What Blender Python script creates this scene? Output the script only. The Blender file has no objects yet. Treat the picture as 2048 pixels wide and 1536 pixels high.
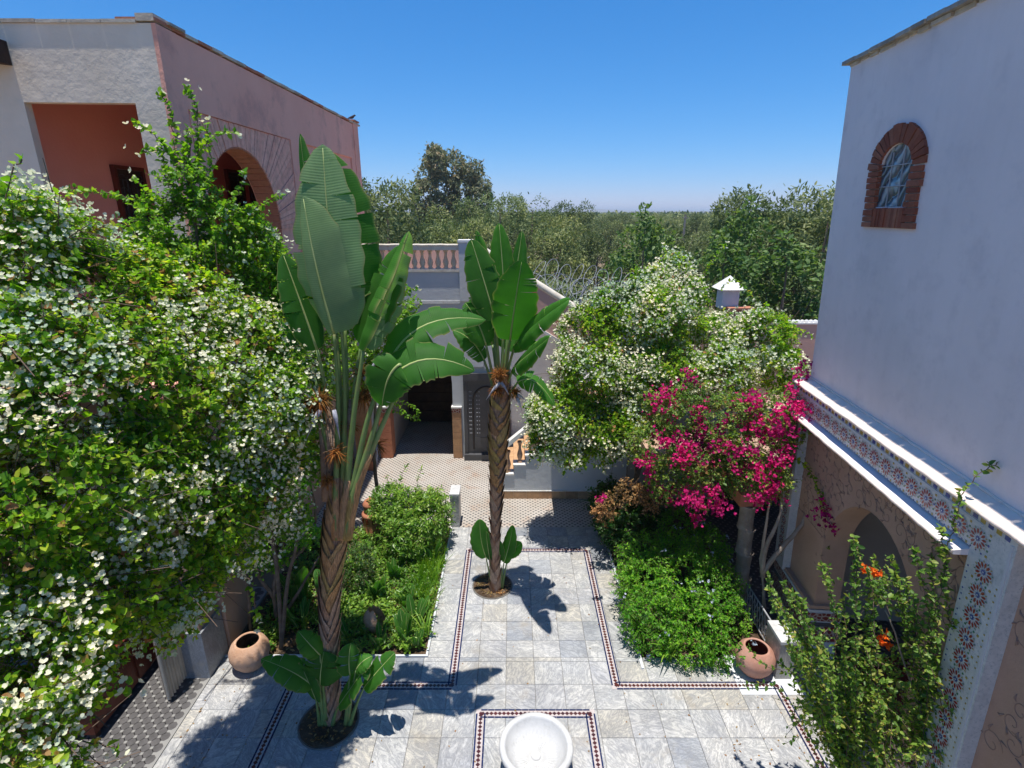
import bpy, math, random
import numpy as np
from mathutils import Vector, Matrix

random.seed(7)
rng = np.random.default_rng(11)
sc = bpy.context.scene
PI = math.pi

# ------------------------------------------------------------------ camera, sky, sun, exposure
F, PITCH, EYE = 1080.0, math.radians(17.62), 6.3          # focal length in photo pixels (2048 wide), tilt, eye height
cam_d = bpy.data.cameras.new('camera')
cam_d.sensor_width = 36; cam_d.lens = F / 2048 * 36; cam_d.clip_end = 20000; cam_d.clip_start = 0.05
cam = bpy.data.objects.new('camera', cam_d); sc.collection.objects.link(cam)
cam.location = (0, 0, EYE); cam.rotation_euler = (PI / 2 - PITCH, 0, 0)
sc.camera = cam

SUN = Vector((-0.032, -0.075, 1.0)).normalized()
w = bpy.data.worlds.new('World'); sc.world = w; w.use_nodes = True
nt = w.node_tree; nt.nodes.clear()
out = nt.nodes.new('ShaderNodeOutputWorld'); bg = nt.nodes.new('ShaderNodeBackground')
sky = nt.nodes.new('ShaderNodeTexSky'); sky.sky_type = 'NISHITA'; sky.sun_disc = False
sky.sun_elevation = math.asin(SUN.z); sky.sun_rotation = math.atan2(SUN.x, SUN.y)
sky.altitude = 400; sky.air_density = 1.0; sky.dust_density = 0.0; sky.ozone_density = 6.0
bg.inputs['Strength'].default_value = 0.15
sep = nt.nodes.new('ShaderNodeSeparateColor'); com = nt.nodes.new('ShaderNodeCombineColor')
nt.links.new(sky.outputs[0], sep.inputs[0])
for i, (gain, pw) in enumerate(((.27, 1.55), (.345, .88), (.53, .72))):      # deep polarised blue of the photograph, the same grading all over the sky
    a_ = nt.nodes.new('ShaderNodeMath'); a_.operation = 'MULTIPLY'; a_.inputs[1].default_value = .2; nt.links.new(sep.outputs[i], a_.inputs[0])
    b_ = nt.nodes.new('ShaderNodeMath'); b_.operation = 'POWER'; b_.inputs[1].default_value = pw; nt.links.new(a_.outputs[0], b_.inputs[0])
    c_ = nt.nodes.new('ShaderNodeMath'); c_.operation = 'MULTIPLY'; c_.inputs[1].default_value = gain * 5; nt.links.new(b_.outputs[0], c_.inputs[0])
    nt.links.new(c_.outputs[0], com.inputs[i])
nt.links.new(com.outputs[0], bg.inputs['Color']); nt.links.new(bg.outputs[0], out.inputs['Surface'])
sl = bpy.data.lights.new('sun', 'SUN'); sl.energy = 3.1; sl.angle = math.radians(0.53); sl.color = (1.0, 0.955, 0.88)
so = bpy.data.objects.new('sun', sl); sc.collection.objects.link(so)
so.location = (0, 0, 40); so.rotation_euler = SUN.to_track_quat('Z', 'Y').to_euler()
vs = sc.view_settings
vs.view_transform = 'Standard'; vs.look = 'None'; vs.gamma = 1; vs.use_curve_mapping = False; vs.exposure = 0.98
sc.cycles.diffuse_bounces = 6; sc.cycles.max_bounces = 12

# ------------------------------------------------------------------ helpers
CP, SP = math.cos(PITCH), math.sin(PITCH)
def at(px, py, Y):
    """point at distance Y (world y) that the photo shows at px, py"""
    u = (px - 1024) / F; v = (py - 768) / F
    dy = CP - v * SP; dz = -(SP + v * CP)
    t = Y / dy
    return Vector((u * t, Y, EYE + dz * t))
def mpp(p):
    """metres per photo pixel at a point"""
    return (p[1] * CP - (p[2] - EYE) * SP) / F

def tag(o, label=None, cat=None, group=None, kind=None):
    if label: o['label'] = label
    if cat: o['category'] = cat
    if group: o['group'] = group
    if kind: o['kind'] = kind
    return o
def wloc(o):
    v = Vector((0, 0, 0))
    while o is not None:
        v += o.location; o = o.parent
    return v
def thing(name, label, cat, loc, group=None):
    o = bpy.data.objects.new(name, None); sc.collection.objects.link(o)
    o.location = loc; o.empty_display_size = 0.1
    return tag(o, label, cat, group)
def link(name, me, parent=None, loc=None):
    o = bpy.data.objects.new(name, me); sc.collection.objects.link(o)
    if parent is not None: o.parent = parent
    if loc is not None:
        o.location = Vector(loc) - (wloc(parent) if parent is not None else Vector((0, 0, 0)))
    return o

class MB:
    """collects faces in world coordinates and links them as ONE mesh object"""
    def __init__(s): s.v = []; s.f = []; s.m = []
    def add(s, vs_, fs, mi=0):
        b = len(s.v); s.v.extend(tuple(x) for x in vs_)
        for f in fs: s.f.append(tuple(b + i for i in f)); s.m.append(mi)
        return s
    def hexa(s, p, mi=0):   # p: 4 bottom, 4 top (same winding)
        return s.add(p, [(3, 2, 1, 0), (4, 5, 6, 7), (0, 1, 5, 4), (1, 2, 6, 5), (2, 3, 7, 6), (3, 0, 4, 7)], mi)
    def box(s, x0, x1, y0, y1, z0, z1, mi=0):
        return s.hexa([(x0, y0, z0), (x1, y0, z0), (x1, y1, z0), (x0, y1, z0), (x0, y0, z1), (x1, y0, z1), (x1, y1, z1), (x0, y1, z1)], mi)
    def fbox(s, fn, u0, u1, z0, z1, w0, w1, mi=0):  # box in wall coordinates
        return s.hexa([fn(u0, z0, w0), fn(u0, z0, w1), fn(u1, z0, w1), fn(u1, z0, w0),
                       fn(u0, z1, w0), fn(u0, z1, w1), fn(u1, z1, w1), fn(u1, z1, w0)], mi)
    def tube(s, path, rad, seg=8, mi=0, cap=True):
        path = [Vector(p) for p in path]; n = len(path)
        if not hasattr(rad, '__len__'): rad = [rad] * n
        up = None; rings = []
        for i, p in enumerate(path):
            t = (path[min(i + 1, n - 1)] - path[max(i - 1, 0)])
            t = t.normalized() if t.length > 1e-9 else Vector((0, 0, 1))
            if up is None:
                a = Vector((1, 0, 0)) if abs(t.x) < 0.8 else Vector((0, 1, 0))
                up = (a - t * a.dot(t)).normalized()
            else:
                up = up - t * up.dot(t)
                up = up.normalized() if up.length > 1e-6 else Vector((1, 0, 0))
            r = t.cross(up)
            rings.append([p + (up * math.cos(2 * PI * k / seg) + r * math.sin(2 * PI * k / seg)) * rad[i] for k in range(seg)])
        vs_ = [q for r in rings for q in r]; fs = []
        for i in range(n - 1):
            for k in range(seg):
                fs.append((i * seg + k, i * seg + (k + 1) % seg, (i + 1) * seg + (k + 1) % seg, (i + 1) * seg + k))
        if cap:
            fs.append(tuple(range(seg - 1, -1, -1))); fs.append(tuple((n - 1) * seg + k for k in range(seg)))
        return s.add(vs_, fs, mi)
    def lathe(s, prof, c, seg=24, mi=0):
        vs_ = []; fs = []; n = len(prof)
        for r, z in prof:
            for k in range(seg):
                a = 2 * PI * k / seg; vs_.append((c[0] + r * math.cos(a), c[1] + r * math.sin(a), c[2] + z))
        for i in range(n - 1):
            for k in range(seg):
                fs.append((i * seg + k, i * seg + (k + 1) % seg, (i + 1) * seg + (k + 1) % seg, (i + 1) * seg + k))
        return s.add(vs_, fs, mi)
    def build(s, name, mats, parent=None, smooth=False, loc=None, kind=None):
        me = bpy.data.meshes.new(name)
        if not isinstance(mats, (list, tuple)): mats = [mats]
        for m in mats: me.materials.append(m)
        if loc is not None: org = Vector(loc)
        elif parent is not None: org = wloc(parent)
        else: org = Vector((0, 0, 0))
        me.from_pydata([(x - org.x, y - org.y, z - org.z) for x, y, z in s.v], [], s.f)
        me.polygons.foreach_set('material_index', s.m)
        if smooth: me.polygons.foreach_set('use_smooth', [True] * len(s.f))
        me.update()
        o = link(name, me, parent)
        if loc is not None: o.location = org - (wloc(parent) if parent is not None else Vector((0, 0, 0)))
        if kind: o['kind'] = kind
        return o

def arch_wall(mb, fn, u0, u1, z0, z1, outl, w0, w1, mi=0, ms=None, step=None):
    """wall slab w0..w1 with an opening whose outline runs from left foot over the top to right foot (u never falls)"""
    ms = mi if ms is None else ms
    ul, ur = outl[0][0], outl[-1][0]
    if ul > u0: mb.fbox(fn, u0, ul, z0, z1, w0, w1, mi)
    if ur < u1: mb.fbox(fn, ur, u1, z0, z1, w0, w1, mi)
    top = [p for p in outl]
    for a, b in zip(top[:-1], top[1:]):
        if b[0] - a[0] > 1e-4:
            for ww, fl in ((w1, False), (w0, True)):
                q = [fn(a[0], a[1], ww), fn(b[0], b[1], ww), fn(b[0], z1, ww), fn(a[0], z1, ww)]
                mb.add(q, [(0, 1, 2, 3) if not fl else (3, 2, 1, 0)], mi)
            mb.add([fn(a[0], z1, w0), fn(b[0], z1, w0), fn(b[0], z1, w1), fn(a[0], z1, w1)], [(0, 1, 2, 3)], mi)
            mb.add([fn(a[0], a[1], w0), fn(b[0], b[1], w0), fn(b[0], b[1], w1), fn(a[0], a[1], w1)], [(0, 1, 2, 3)], ms)

# ------------------------------------------------------------------ materials
def new_mat(name):
    m = bpy.data.materials.new(name); m.use_nodes = True
    n = m.node_tree; n.nodes.clear()
    o = n.nodes.new('ShaderNodeOutputMaterial'); p = n.nodes.new('ShaderNodeBsdfPrincipled')
    n.links.new(p.outputs[0], o.inputs[0])
    return m, n, p, o
def nd(n, t, **kw):
    x = n.nodes.new(t)
    for k, v in kw.items(): setattr(x, k, v)
    return x
def ramp(n, fac, stops):
    r = n.nodes.new('ShaderNodeValToRGB'); e = r.color_ramp.elements
    while len(e) < len(stops): e.new(0.5)
    for i, (p, c) in enumerate(stops):
        e[i].position = p; e[i].color = (*c, 1) if len(c) == 3 else c
    n.links.new(fac, r.inputs[0]); return r
def mixc(n, fac, a, b, mode='MIX'):
    x = n.nodes.new('ShaderNodeMix'); x.data_type = 'RGBA'; x.blend_type = mode
    for i, v in ((0, fac), (6, a), (7, b)):
        if hasattr(v, 'links') or isinstance(v, bpy.types.NodeSocket): n.links.new(v, x.inputs[i])
        else: x.inputs[i].default_value = v if not isinstance(v, tuple) else (*v, 1)
    return x.outputs[2]
def pos(n): return n.nodes.new('ShaderNodeNewGeometry').outputs['Position']
def noise(n, scale, detail=4, rough=0.6, vec=None, dist=0):
    t = n.nodes.new('ShaderNodeTexNoise'); t.inputs['Scale'].default_value = scale
    t.inputs['Detail'].default_value = detail; t.inputs['Roughness'].default_value = rough; t.inputs['Distortion'].default_value = dist
    n.links.new(vec if vec is not None else pos(n), t.inputs['Vector'])
    return t.outputs[0]
def bump(n, p, h, strength, dist=0.02):
    b = n.nodes.new('ShaderNodeBump'); b.inputs['Strength'].default_value = strength; b.inputs['Distance'].default_value = dist
    n.links.new(h, b.inputs['Height']); n.links.new(b.outputs[0], p.inputs['Normal'])
def plaster(name, c1, c2, scale=0.9, rough=0.9, bs=18, bst=0.35, c3=None, spec=0.25):
    m, n, p, o = new_mat(name)
    f = noise(n, scale, 6, 0.62)
    col = ramp(n, f, [(0.32, c1), (0.68, c2)]).outputs[0]
    if c3:
        f3 = noise(n, scale * 3.1, 5, 0.7)
        k = ramp(n, f3, [(0.52, (0, 0, 0)), (0.72, (1, 1, 1))]).outputs[0]
        col = mixc(n, k, col, c3)
    n.links.new(col, p.inputs['Base Color']); p.inputs['Roughness'].default_value = rough
    p.inputs['Specular IOR Level'].default_value = spec
    bump(n, p, noise(n, bs, 5, 0.65), bst, 0.02)
    return m
def pieces(name, cols, rough=0.6, bs=60, bst=0.25, spec=0.4):
    """material of small alike pieces: each object its own tone"""
    m, n, p, o = new_mat(name)
    oi = n.nodes.new('ShaderNodeObjectInfo')
    k = len(cols)
    r = ramp(n, oi.outputs['Random'], [(i / (k - 1), c) for i, c in enumerate(cols)])
    f = noise(n, 9, 5, 0.65)
    g = ramp(n, f, [(0.3, (0.72, 0.72, 0.72)), (0.7, (1.12, 1.12, 1.12))]).outputs[0]
    n.links.new(mixc(n, 1.0, r.outputs[0], g, 'MULTIPLY'), p.inputs['Base Color'])
    p.inputs['Roughness'].default_value = rough; p.inputs['Specular IOR Level'].default_value = spec
    bump(n, p, noise(n, bs, 4), bst, 0.01)
    return m
def leafmat(name, stops, trans=0.4, rough=0.45, spec=0.35, clump=0.9, tcol=None, dry=None, vary=0):
    m, n, p, o = new_mat(name)
    g = n.nodes.new('ShaderNodeNewGeometry')
    ri = g.outputs['Random Per Island']
    c = ramp(n, ri, stops).outputs[0]
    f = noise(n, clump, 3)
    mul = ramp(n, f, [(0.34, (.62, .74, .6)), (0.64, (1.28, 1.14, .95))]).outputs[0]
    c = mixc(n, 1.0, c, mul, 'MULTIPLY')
    if vary:
        oi = n.nodes.new('ShaderNodeObjectInfo')
        c = mixc(n, 1.0, c, ramp(n, oi.outputs['Random'], [(0, (.62, .66, .62)), (.4, (.9, .92, .95)), (.7, (1.15, 1.1, .95)), (1, (1.35, 1.3, 1.3))]).outputs[0], 'MULTIPLY')
    n.links.new(c, p.inputs['Base Color']); p.inputs['Roughness'].default_value = rough
    p.inputs['Specular IOR Level'].default_value = spec
    t = n.nodes.new('ShaderNodeBsdfTranslucent')
    tc = mixc(n, 1.0, c, tcol or (1.5, 1.6, 0.7), 'MULTIPLY')
    n.links.new(tc, t.inputs[0])
    mx = n.nodes.new('ShaderNodeMixShader'); mx.inputs[0].default_value = trans
    n.links.new(p.outputs[0], mx.inputs[1]); n.links.new(t.outputs[0], mx.inputs[2])
    n.links.new(mx.outputs[0], o.inputs[0])
    return m

M = {}
M['leaf_bright'] = leafmat('bougainvillea_leaf', [(0, (.06, .17, .014)), (.25, (.13, .30, .02)), (.6, (.24, .44, .025)), (.88, (.42, .54, .045)), (.95, (.46, .50, .06)), (1, (.38, .24, .09))], .52)
M['leaf_lime'] = leafmat('lime_leaf', [(0, (.08, .22, .018)), (.5, (.17, .37, .025)), (1, (.32, .48, .04))], .45)
M['leaf_dull'] = leafmat('dull_leaf', [(0, (.07, .16, .035)), (.5, (.16, .30, .055)), (.85, (.28, .40, .09)), (1, (.42, .38, .10))], .45)
M['leaf_olive'] = leafmat('olive_leaf', [(0, (.10, .14, .065)), (.5, (.18, .23, .11)), (1, (.29, .32, .17))], .3, .6, .25, .35, (1.2, 1.3, .8), None, 1)
M['leaf_grey'] = leafmat('eucalyptus_leaf', [(0, (.11, .14, .08)), (.5, (.20, .23, .145)), (.85, (.30, .28, .19)), (1, (.38, .28, .18))], .32, .6, .25, .3, (1.2, 1.2, .9))
M['leaf_poplar'] = leafmat('poplar_leaf', [(0, (.06, .13, .045)), (.5, (.12, .21, .07)), (1, (.21, .29, .11))], .35, .5, .3, .4)
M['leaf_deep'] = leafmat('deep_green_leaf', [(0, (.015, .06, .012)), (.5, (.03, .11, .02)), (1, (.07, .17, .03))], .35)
M['leaf_glossy'] = leafmat('glossy_leaf', [(0, (.08, .20, .03)), (.6, (.17, .34, .045)), (1, (.32, .46, .09))], .4, .35, .5)
M['leaf_plumbago'] = leafmat('plumbago_leaf', [(0, (.05, .20, .014)), (.45, (.12, .36, .025)), (1, (.26, .50, .04))], .45)
M['leaf_dry'] = leafmat('dry_leaf', [(0, (.20, .10, .045)), (.5, (.33, .19, .09)), (1, (.45, .30, .16))], .25, .8, .1, 1, (1.2, 1.0, .8))
M['petal_white'] = leafmat('white_bract', [(0, (.66, .70, .54)), (.35, (.80, .80, .72)), (1, (.86, .86, .83))], .35, .7, .15, 1.2, (1.1, 1.1, 1.0))
M['petal_pink'] = leafmat('magenta_bract', [(0, (.34, .008, .12)), (.5, (.58, .015, .22)), (.9, (.72, .03, .28)), (1, (.6, .06, .08))], .4, .6, .2, 2, (1.3, .8, 1.3))
M['petal_blue'] = leafmat('pale_blue_petal', [(0, (.45, .52, .80)), (1, (.62, .66, .88))], .35, .7, .15, 2, (1, 1, 1.1))
M['petal_orange'] = leafmat('orange_bract', [(0, (.75, .10, .015)), (1, (.85, .25, .03))], .35, .7, .15, 2, (1.1, 1, .8))
M['twig'] = plaster('twig_bark', (.10, .065, .045), (.20, .14, .10), 6, .9, 60, .4)
M['bark'] = plaster('grey_brown_bark', (.12, .085, .06), (.26, .20, .15), 5, .95, 40, .8)
M['bark_pale'] = plaster('pale_bark', (.24, .19, .15), (.40, .34, .28), 4, .95, 40, .8)
M['soil'] = plaster('garden_soil', (.05, .032, .02), (.14, .09, .055), 3, 1, 40, 1.0, (.20, .15, .10))

M['mauve'] = plaster('mauve_plaster', (.80, .37, .27), (.90, .46, .34), .55, .95, 16, .45, (.62, .31, .24))
M['pink_inner'] = plaster('pink_plaster', (.80, .31, .23), (.85, .36, .27), .6, .95, 20, .25)
M['grey_plaster'] = plaster('grey_plaster', (.68, .57, .44), (.78, .67, .54), 1.3, .95, 7, .5)
M['bluegrey'] = plaster('pale_blue_grey_plaster', (.78, .71, .71), (.84, .765, .76), .9, .9, 9, .22, (.72, .655, .66))
M['greywhite'] = plaster('grey_white_plaster', (.52, .545, .57), (.62, .63, .64), .8, .9, 10, .3)
M['rosewall'] = plaster('rose_plaster', (.60, .36, .29), (.66, .42, .34), .7, .95, 16, .3)
M['white'] = plaster('white_paint', (.72, .70, .66), (.80, .79, .76), 2, .75, 20, .25, (.62, .56, .48))
n = M['bluegrey'].node_tree; p = [x for x in n.nodes if x.type == 'BSDF_PRINCIPLED'][0]
src = p.inputs['Base Color'].links[0].from_socket
sv = nd(n, 'ShaderNodeVectorMath', operation='MULTIPLY'); sv.inputs[1].default_value = (1, 1, .07); n.links.new(pos(n), sv.inputs[0])
stk = ramp(n, noise(n, 5.5, 5, .65, sv.outputs[0]), [(.36, (.975, .975, .97)), (.56, (1.0, 1.0, 1.0))]).outputs[0]
pch = ramp(n, noise(n, .55, 4, .55), [(.38, (.92, .93, .93)), (.5, (1.0, 1.0, 1.0)), (.7, (1.03, 1.02, 1.0))]).outputs[0]
n.links.new(mixc(n, 1.0, mixc(n, 1.0, src, stk, 'MULTIPLY'), pch, 'MULTIPLY'), p.inputs['Base Color'])
M['stucco'] = plaster('brown_stucco', (.40, .255, .18), (.50, .335, .245), 1.2, .95, 22, .4)
M['terracotta'] = plaster('terracotta', (.42, .16, .09), (.52, .22, .13), 5, .85, 40, .3, (.34, .14, .09))
M['potclay'] = plaster('pot_clay', (.40, .19, .13), (.52, .29, .22), 3, .7, 30, .25, (.36, .20, .16), .4)
M['potclay2'] = plaster('weathered_pot_clay', (.50, .29, .18), (.60, .39, .27), 4, .85, 35, .4, (.40, .21, .12))
M['tan_tile'] = pieces('tan_tile', [(.46, .26, .13), (.54, .33, .18), (.42, .22, .11)], .6)
M['brick'] = pieces('red_brick', [(.26, .075, .04), (.33, .11, .06), (.22, .06, .035), (.36, .15, .09)], .9, 70, .6)
M['fanbrick'] = pieces('mauve_brick', [(.82, .38, .27), (.90, .46, .33), (.84, .40, .29)], .95, 40, .6)
M['coping'] = pieces('coping_tile', [(.55, .47, .36), (.62, .55, .44), (.48, .36, .25)], .85, 40, .5)
M['coping_dark'] = pieces('grey_coping_tile', [(.34, .32, .28), (.42, .39, .34), (.28, .24, .19)], .9, 40, .6)
M['wood_dark'] = plaster('dark_wood', (.035, .018, .012), (.075, .04, .026), 4, .6, 30, .4)
M['wood_red'] = plaster('red_brown_wood', (.10, .02, .012), (.17, .04, .02), 4, .4, 20, .3)
M['door_grey'] = plaster('charcoal_metal', (.055, .055, .06), (.085, .085, .09), 3, .45, 30, .2, None, .5)
M['cream'] = plaster('cream_paint', (.66, .58, .47), (.76, .69, .58), 2, .75, 20, .3, (.55, .46, .36))
M['balus'] = plaster('tan_rose_plaster', (.66, .52, .38), (.74, .62, .48), 3, .9, 30, .3)
M['ledge'] = plaster('warm_white_plaster', (.82, .68, .58), (.88, .74, .64), 2, .85, 22, .35, (.72, .58, .50))
M['iron'] = plaster('wrought_iron', (.03, .025, .022), (.06, .05, .045), 8, .5, 40, .2)
M['wire'] = plaster('galvanised_wire', (.30, .31, .33), (.42, .43, .45), 8, .4, 40, .1)
M['curtain'] = plaster('cream_curtain', (.42, .36, .28), (.52, .46, .37), 3, .95, 30, .2)
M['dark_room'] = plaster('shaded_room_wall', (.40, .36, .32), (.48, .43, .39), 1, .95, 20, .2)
M['rug'] = plaster('red_rug', (.16, .025, .02), (.24, .05, .035), 6, 1, 80, .6, (.08, .03, .03))
M['navy'] = pieces('navy_glaze', [(.012, .02, .07), (.02, .035, .11)], .25, 60, .1, .6)
M['oxblood'] = pieces('oxblood_glaze', [(.060, .013, .014), (.10, .02, .018), (.042, .012, .015), (.12, .035, .028)], .3, 60, .1, .6)
M['mosaic_white'] = plaster('mosaic_white', (.40, .345, .335), (.54, .48, .47), 8, .5, 60, .2)
M['glaze_red'] = plaster('red_glaze', (.22, .02, .02), (.34, .04, .035), 8, .25, 60, .1, None, .6)
M['glaze_blue'] = plaster('blue_glaze', (.03, .06, .22), (.06, .11, .34), 8, .25, 60, .1, None, .6)
M['glaze_ochre'] = plaster('ochre_glaze', (.34, .25, .05), (.44, .34, .08), 8, .25, 60, .1, None, .6)
M['glaze_green'] = plaster('green_glaze', (.05, .15, .08), (.08, .22, .12), 8, .25, 60, .1, None, .6)
M['glaze_white'] = plaster('white_glaze', (.52, .54, .54), (.66, .68, .68), 12, .35, 60, .15, (.34, .40, .42), .5)
M['zel_white'] = plaster('cream_floor_tile', (.42, .38, .33), (.54, .50, .46), .8, .45, 40, .15, (.42, .30, .22), .4)
M['zel_grey'] = plaster('grey_floor_tile', (.24, .235, .225), (.30, .295, .28), 2, .45, 40, .15, None, .4)
M['zel_dark'] = pieces('dark_floor_tile', [(.075, .075, .08), (.11, .105, .105)], .4)
M['grout'] = plaster('grout', (.12, .11, .10), (.20, .19, .17), 5, 1, 60, .3)
M['earth'] = plaster('dry_earth', (.16, .115, .075), (.26, .20, .14), .15, 1, 3, .6, (.09, .11, .05))
def fibre(name, cols):
    m, n, p, o = new_mat(name)
    oi = n.nodes.new('ShaderNodeObjectInfo'); k = len(cols)
    r = ramp(n, oi.outputs['Random'], [(i / (k - 1), c) for i, c in enumerate(cols)])
    sv = nd(n, 'ShaderNodeVectorMath', operation='MULTIPLY'); sv.inputs[1].default_value = (1, 1, .10); n.links.new(pos(n), sv.inputs[0])
    f = noise(n, 75, 6, .7, sv.outputs[0]); f2 = noise(n, 7, 4, .6)
    g = ramp(n, f, [(.32, (.50, .47, .44)), (.62, (1.15, 1.12, 1.08))]).outputs[0]; g2 = ramp(n, f2, [(.3, (.72, .72, .74)), (.7, (1.15, 1.1, 1.05))]).outputs[0]
    n.links.new(mixc(n, 1.0, mixc(n, 1.0, r.outputs[0], g, 'MULTIPLY'), g2, 'MULTIPLY'), p.inputs['Base Color'])
    p.inputs['Roughness'].default_value = .95; p.inputs['Specular IOR Level'].default_value = .15
    bump(n, p, f, .9, .02); return m
M['fibre'] = fibre('fibrous_sheath', [(.36, .21, .14), (.52, .35, .245), (.58, .42, .32), (.43, .26, .17)])
M['fibre2'] = fibre('tan_sheath', [(.44, .235, .11), (.56, .33, .15), (.52, .34, .22), (.50, .38, .14), (.40, .22, .14)])
M['trunk_brown'] = plaster('strelitzia_trunk', (.26, .165, .115), (.46, .33, .24), 4, .95, 45, .9, (.18, .10, .065))
M['sheath'] = pieces('old_leaf_sheath', [(.34, .19, .10), (.46, .27, .13), (.42, .29, .20), (.50, .34, .14)], .8, 40, .7, .3)
M['petiole'] = plaster('green_petiole', (.12, .20, .06), (.20, .29, .10), 3, .45, 30, .1, (.24, .22, .08), .4)
M['midrib'] = plaster('yellow_midrib', (.30, .36, .11), (.38, .44, .17), 3, .45, 30, .1)
M['dryflower'] = leafmat('dry_flower_strands', [(0, (.22, .07, .02)), (.5, (.40, .15, .045)), (1, (.52, .27, .10))], .2, .8, .1, 2, (1.1, 1, .8))
M['beak'] = plaster('blue_grey_spathe', (.16, .16, .22), (.50, .50, .55), 9, .6, 30, .2)
M['plume'] = plaster('dark_feathers', (.03, .03, .035), (.06, .06, .065), 9, .7, 60, .2)

# marble: every slab its own tone and vein direction
m, n, p, o = new_mat('marble_slab')
oi = n.nodes.new('ShaderNodeObjectInfo')
rot = nd(n, 'ShaderNodeVectorRotate', rotation_type='Z_AXIS')
tc = n.nodes.new('ShaderNodeTexCoord'); n.links.new(tc.outputs['Object'], rot.inputs['Vector'])
ml = nd(n, 'ShaderNodeMath', operation='MULTIPLY'); ml.inputs[1].default_value = 23.0; n.links.new(oi.outputs['Random'], ml.inputs[0])
n.links.new(ml.outputs[0], rot.inputs['Angle'])
ad = nd(n, 'ShaderNodeVectorMath', operation='ADD'); n.links.new(rot.outputs[0], ad.inputs[0])
cx = n.nodes.new('ShaderNodeCombineXYZ'); m2 = nd(n, 'ShaderNodeMath', operation='MULTIPLY'); m2.inputs[1].default_value = 91.0
n.links.new(oi.outputs['Random'], m2.inputs[0]); n.links.new(m2.outputs[0], cx.inputs[0]); n.links.new(m2.outputs[0], cx.inputs[2]); n.links.new(cx.outputs[0], ad.inputs[1])
stretch = nd(n, 'ShaderNodeVectorMath', operation='MULTIPLY'); n.links.new(ad.outputs[0], stretch.inputs[0])
wn = n.nodes.new('ShaderNodeTexWhiteNoise'); wn.noise_dimensions = '1D'; n.links.new(oi.outputs['Random'], wn.inputs['W'])
mr_ = n.nodes.new('ShaderNodeMapRange'); mr_.inputs[3].default_value = .55; mr_.inputs[4].default_value = 1.5; n.links.new(wn.outputs[0], mr_.inputs[0])
m4 = nd(n, 'ShaderNodeMath', operation='MULTIPLY'); m4.inputs[1].default_value = 2.6; n.links.new(mr_.outputs[0], m4.inputs[0])
cs = n.nodes.new('ShaderNodeCombineXYZ'); n.links.new(mr_.outputs[0], cs.inputs[0]); n.links.new(m4.outputs[0], cs.inputs[1]); cs.inputs[2].default_value = 1; n.links.new(cs.outputs[0], stretch.inputs[1])
v1 = noise(n, 4.5, 8, 0.68, stretch.outputs[0], 1.4)
vein = ramp(n, v1, [(0.42, (0, 0, 0)), (0.49, (1, 1, 1)), (0.515, (1, 1, 1)), (0.58, (0, 0, 0))]).outputs[0]
v2 = noise(n, 13, 6, 0.7, stretch.outputs[0], 2.0)
vein2 = ramp(n, v2, [(0.455, (0, 0, 0)), (0.5, (.75, .75, .75)), (0.545, (0, 0, 0))]).outputs[0]
tone = ramp(n, oi.outputs['Random'], [(0, (.55, .55, .54)), (.30, (.58, .575, .56)), (.52, (.52, .52, .525)), (.64, (.54, .515, .46)), (.78, (.575, .57, .555)), (.88, (.31, .335, .37)), (.94, (.40, .42, .45))])
tone.color_ramp.interpolation = 'CONSTANT'
cl = noise(n, 3.0, 4, 0.6, ad.outputs[0])
cloud = ramp(n, cl, [(0.35, (.80, .81, .84)), (0.62, (1.06, 1.05, 1.03))]).outputs[0]
c0 = mixc(n, 1.0, tone.outputs[0], cloud, 'MULTIPLY')
vf = nd(n, 'ShaderNodeMath', operation='MULTIPLY'); n.links.new(vein, vf.inputs[0]); vf.inputs[1].default_value = .55
c1 = mixc(n, vf.outputs[0], c0, (.17, .18, .205))
vf2 = nd(n, 'ShaderNodeMath', operation='MULTIPLY'); n.links.new(vein2, vf2.inputs[0]); vf2.inputs[1].default_value = .6
c2 = mixc(n, vf2.outputs[0], c1, (.15, .15, .15))
st = ramp(n, noise(n, 1.1, 5, .7), [(0.56, (0, 0, 0)), (0.75, (.55, .55, .55))]).outputs[0]
c3 = mixc(n, st, c2, (.38, .31, .21))
gr_ = ramp(n, noise(n, .9, 6, .7), [(.30, (.80, .79, .76)), (.62, (1.04, 1.04, 1.04))]).outputs[0]
sp_ = ramp(n, noise(n, 55, 3, .6), [(.27, (.45, .42, .38)), (.33, (1, 1, 1))]).outputs[0]
c3 = mixc(n, 1.0, mixc(n, 1.0, c3, gr_, 'MULTIPLY'), sp_, 'MULTIPLY')
n.links.new(c3, p.inputs['Base Color']); p.inputs['Roughness'].default_value = .45; p.inputs['Specular IOR Level'].default_value = .4
bump(n, p, v2, .08, .01)
M['marble'] = m
# carved white basin marble
M['basin'] = plaster('white_marble_basin', (.50, .50, .50), (.60, .60, .59), 2, .55, 30, .2, (.44, .44, .43))
M['carved'] = plaster('groove_shade', (.28, .185, .14), (.34, .23, .18), 4, 1, 40, .4)  # stucco tone darkened to stand in for the shade inside the scroll grooves
# red and white patterned dado tile
m, n, p, o = new_mat('red_dado_tile')
vo = nd(n, 'ShaderNodeTexVoronoi', feature='DISTANCE_TO_EDGE'); vo.inputs['Scale'].default_value = 16; n.links.new(pos(n), vo.inputs['Vector'])
n.links.new(ramp(n, vo.outputs['Distance'], [(0.0, (.45, .36, .30)), (0.10, (.45, .36, .30)), (.14, (.20, .03, .022)), (1, (.27, .05, .035))]).outputs[0], p.inputs['Base Color'])
p.inputs['Roughness'].default_value = .35
M['dado'] = m
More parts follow.
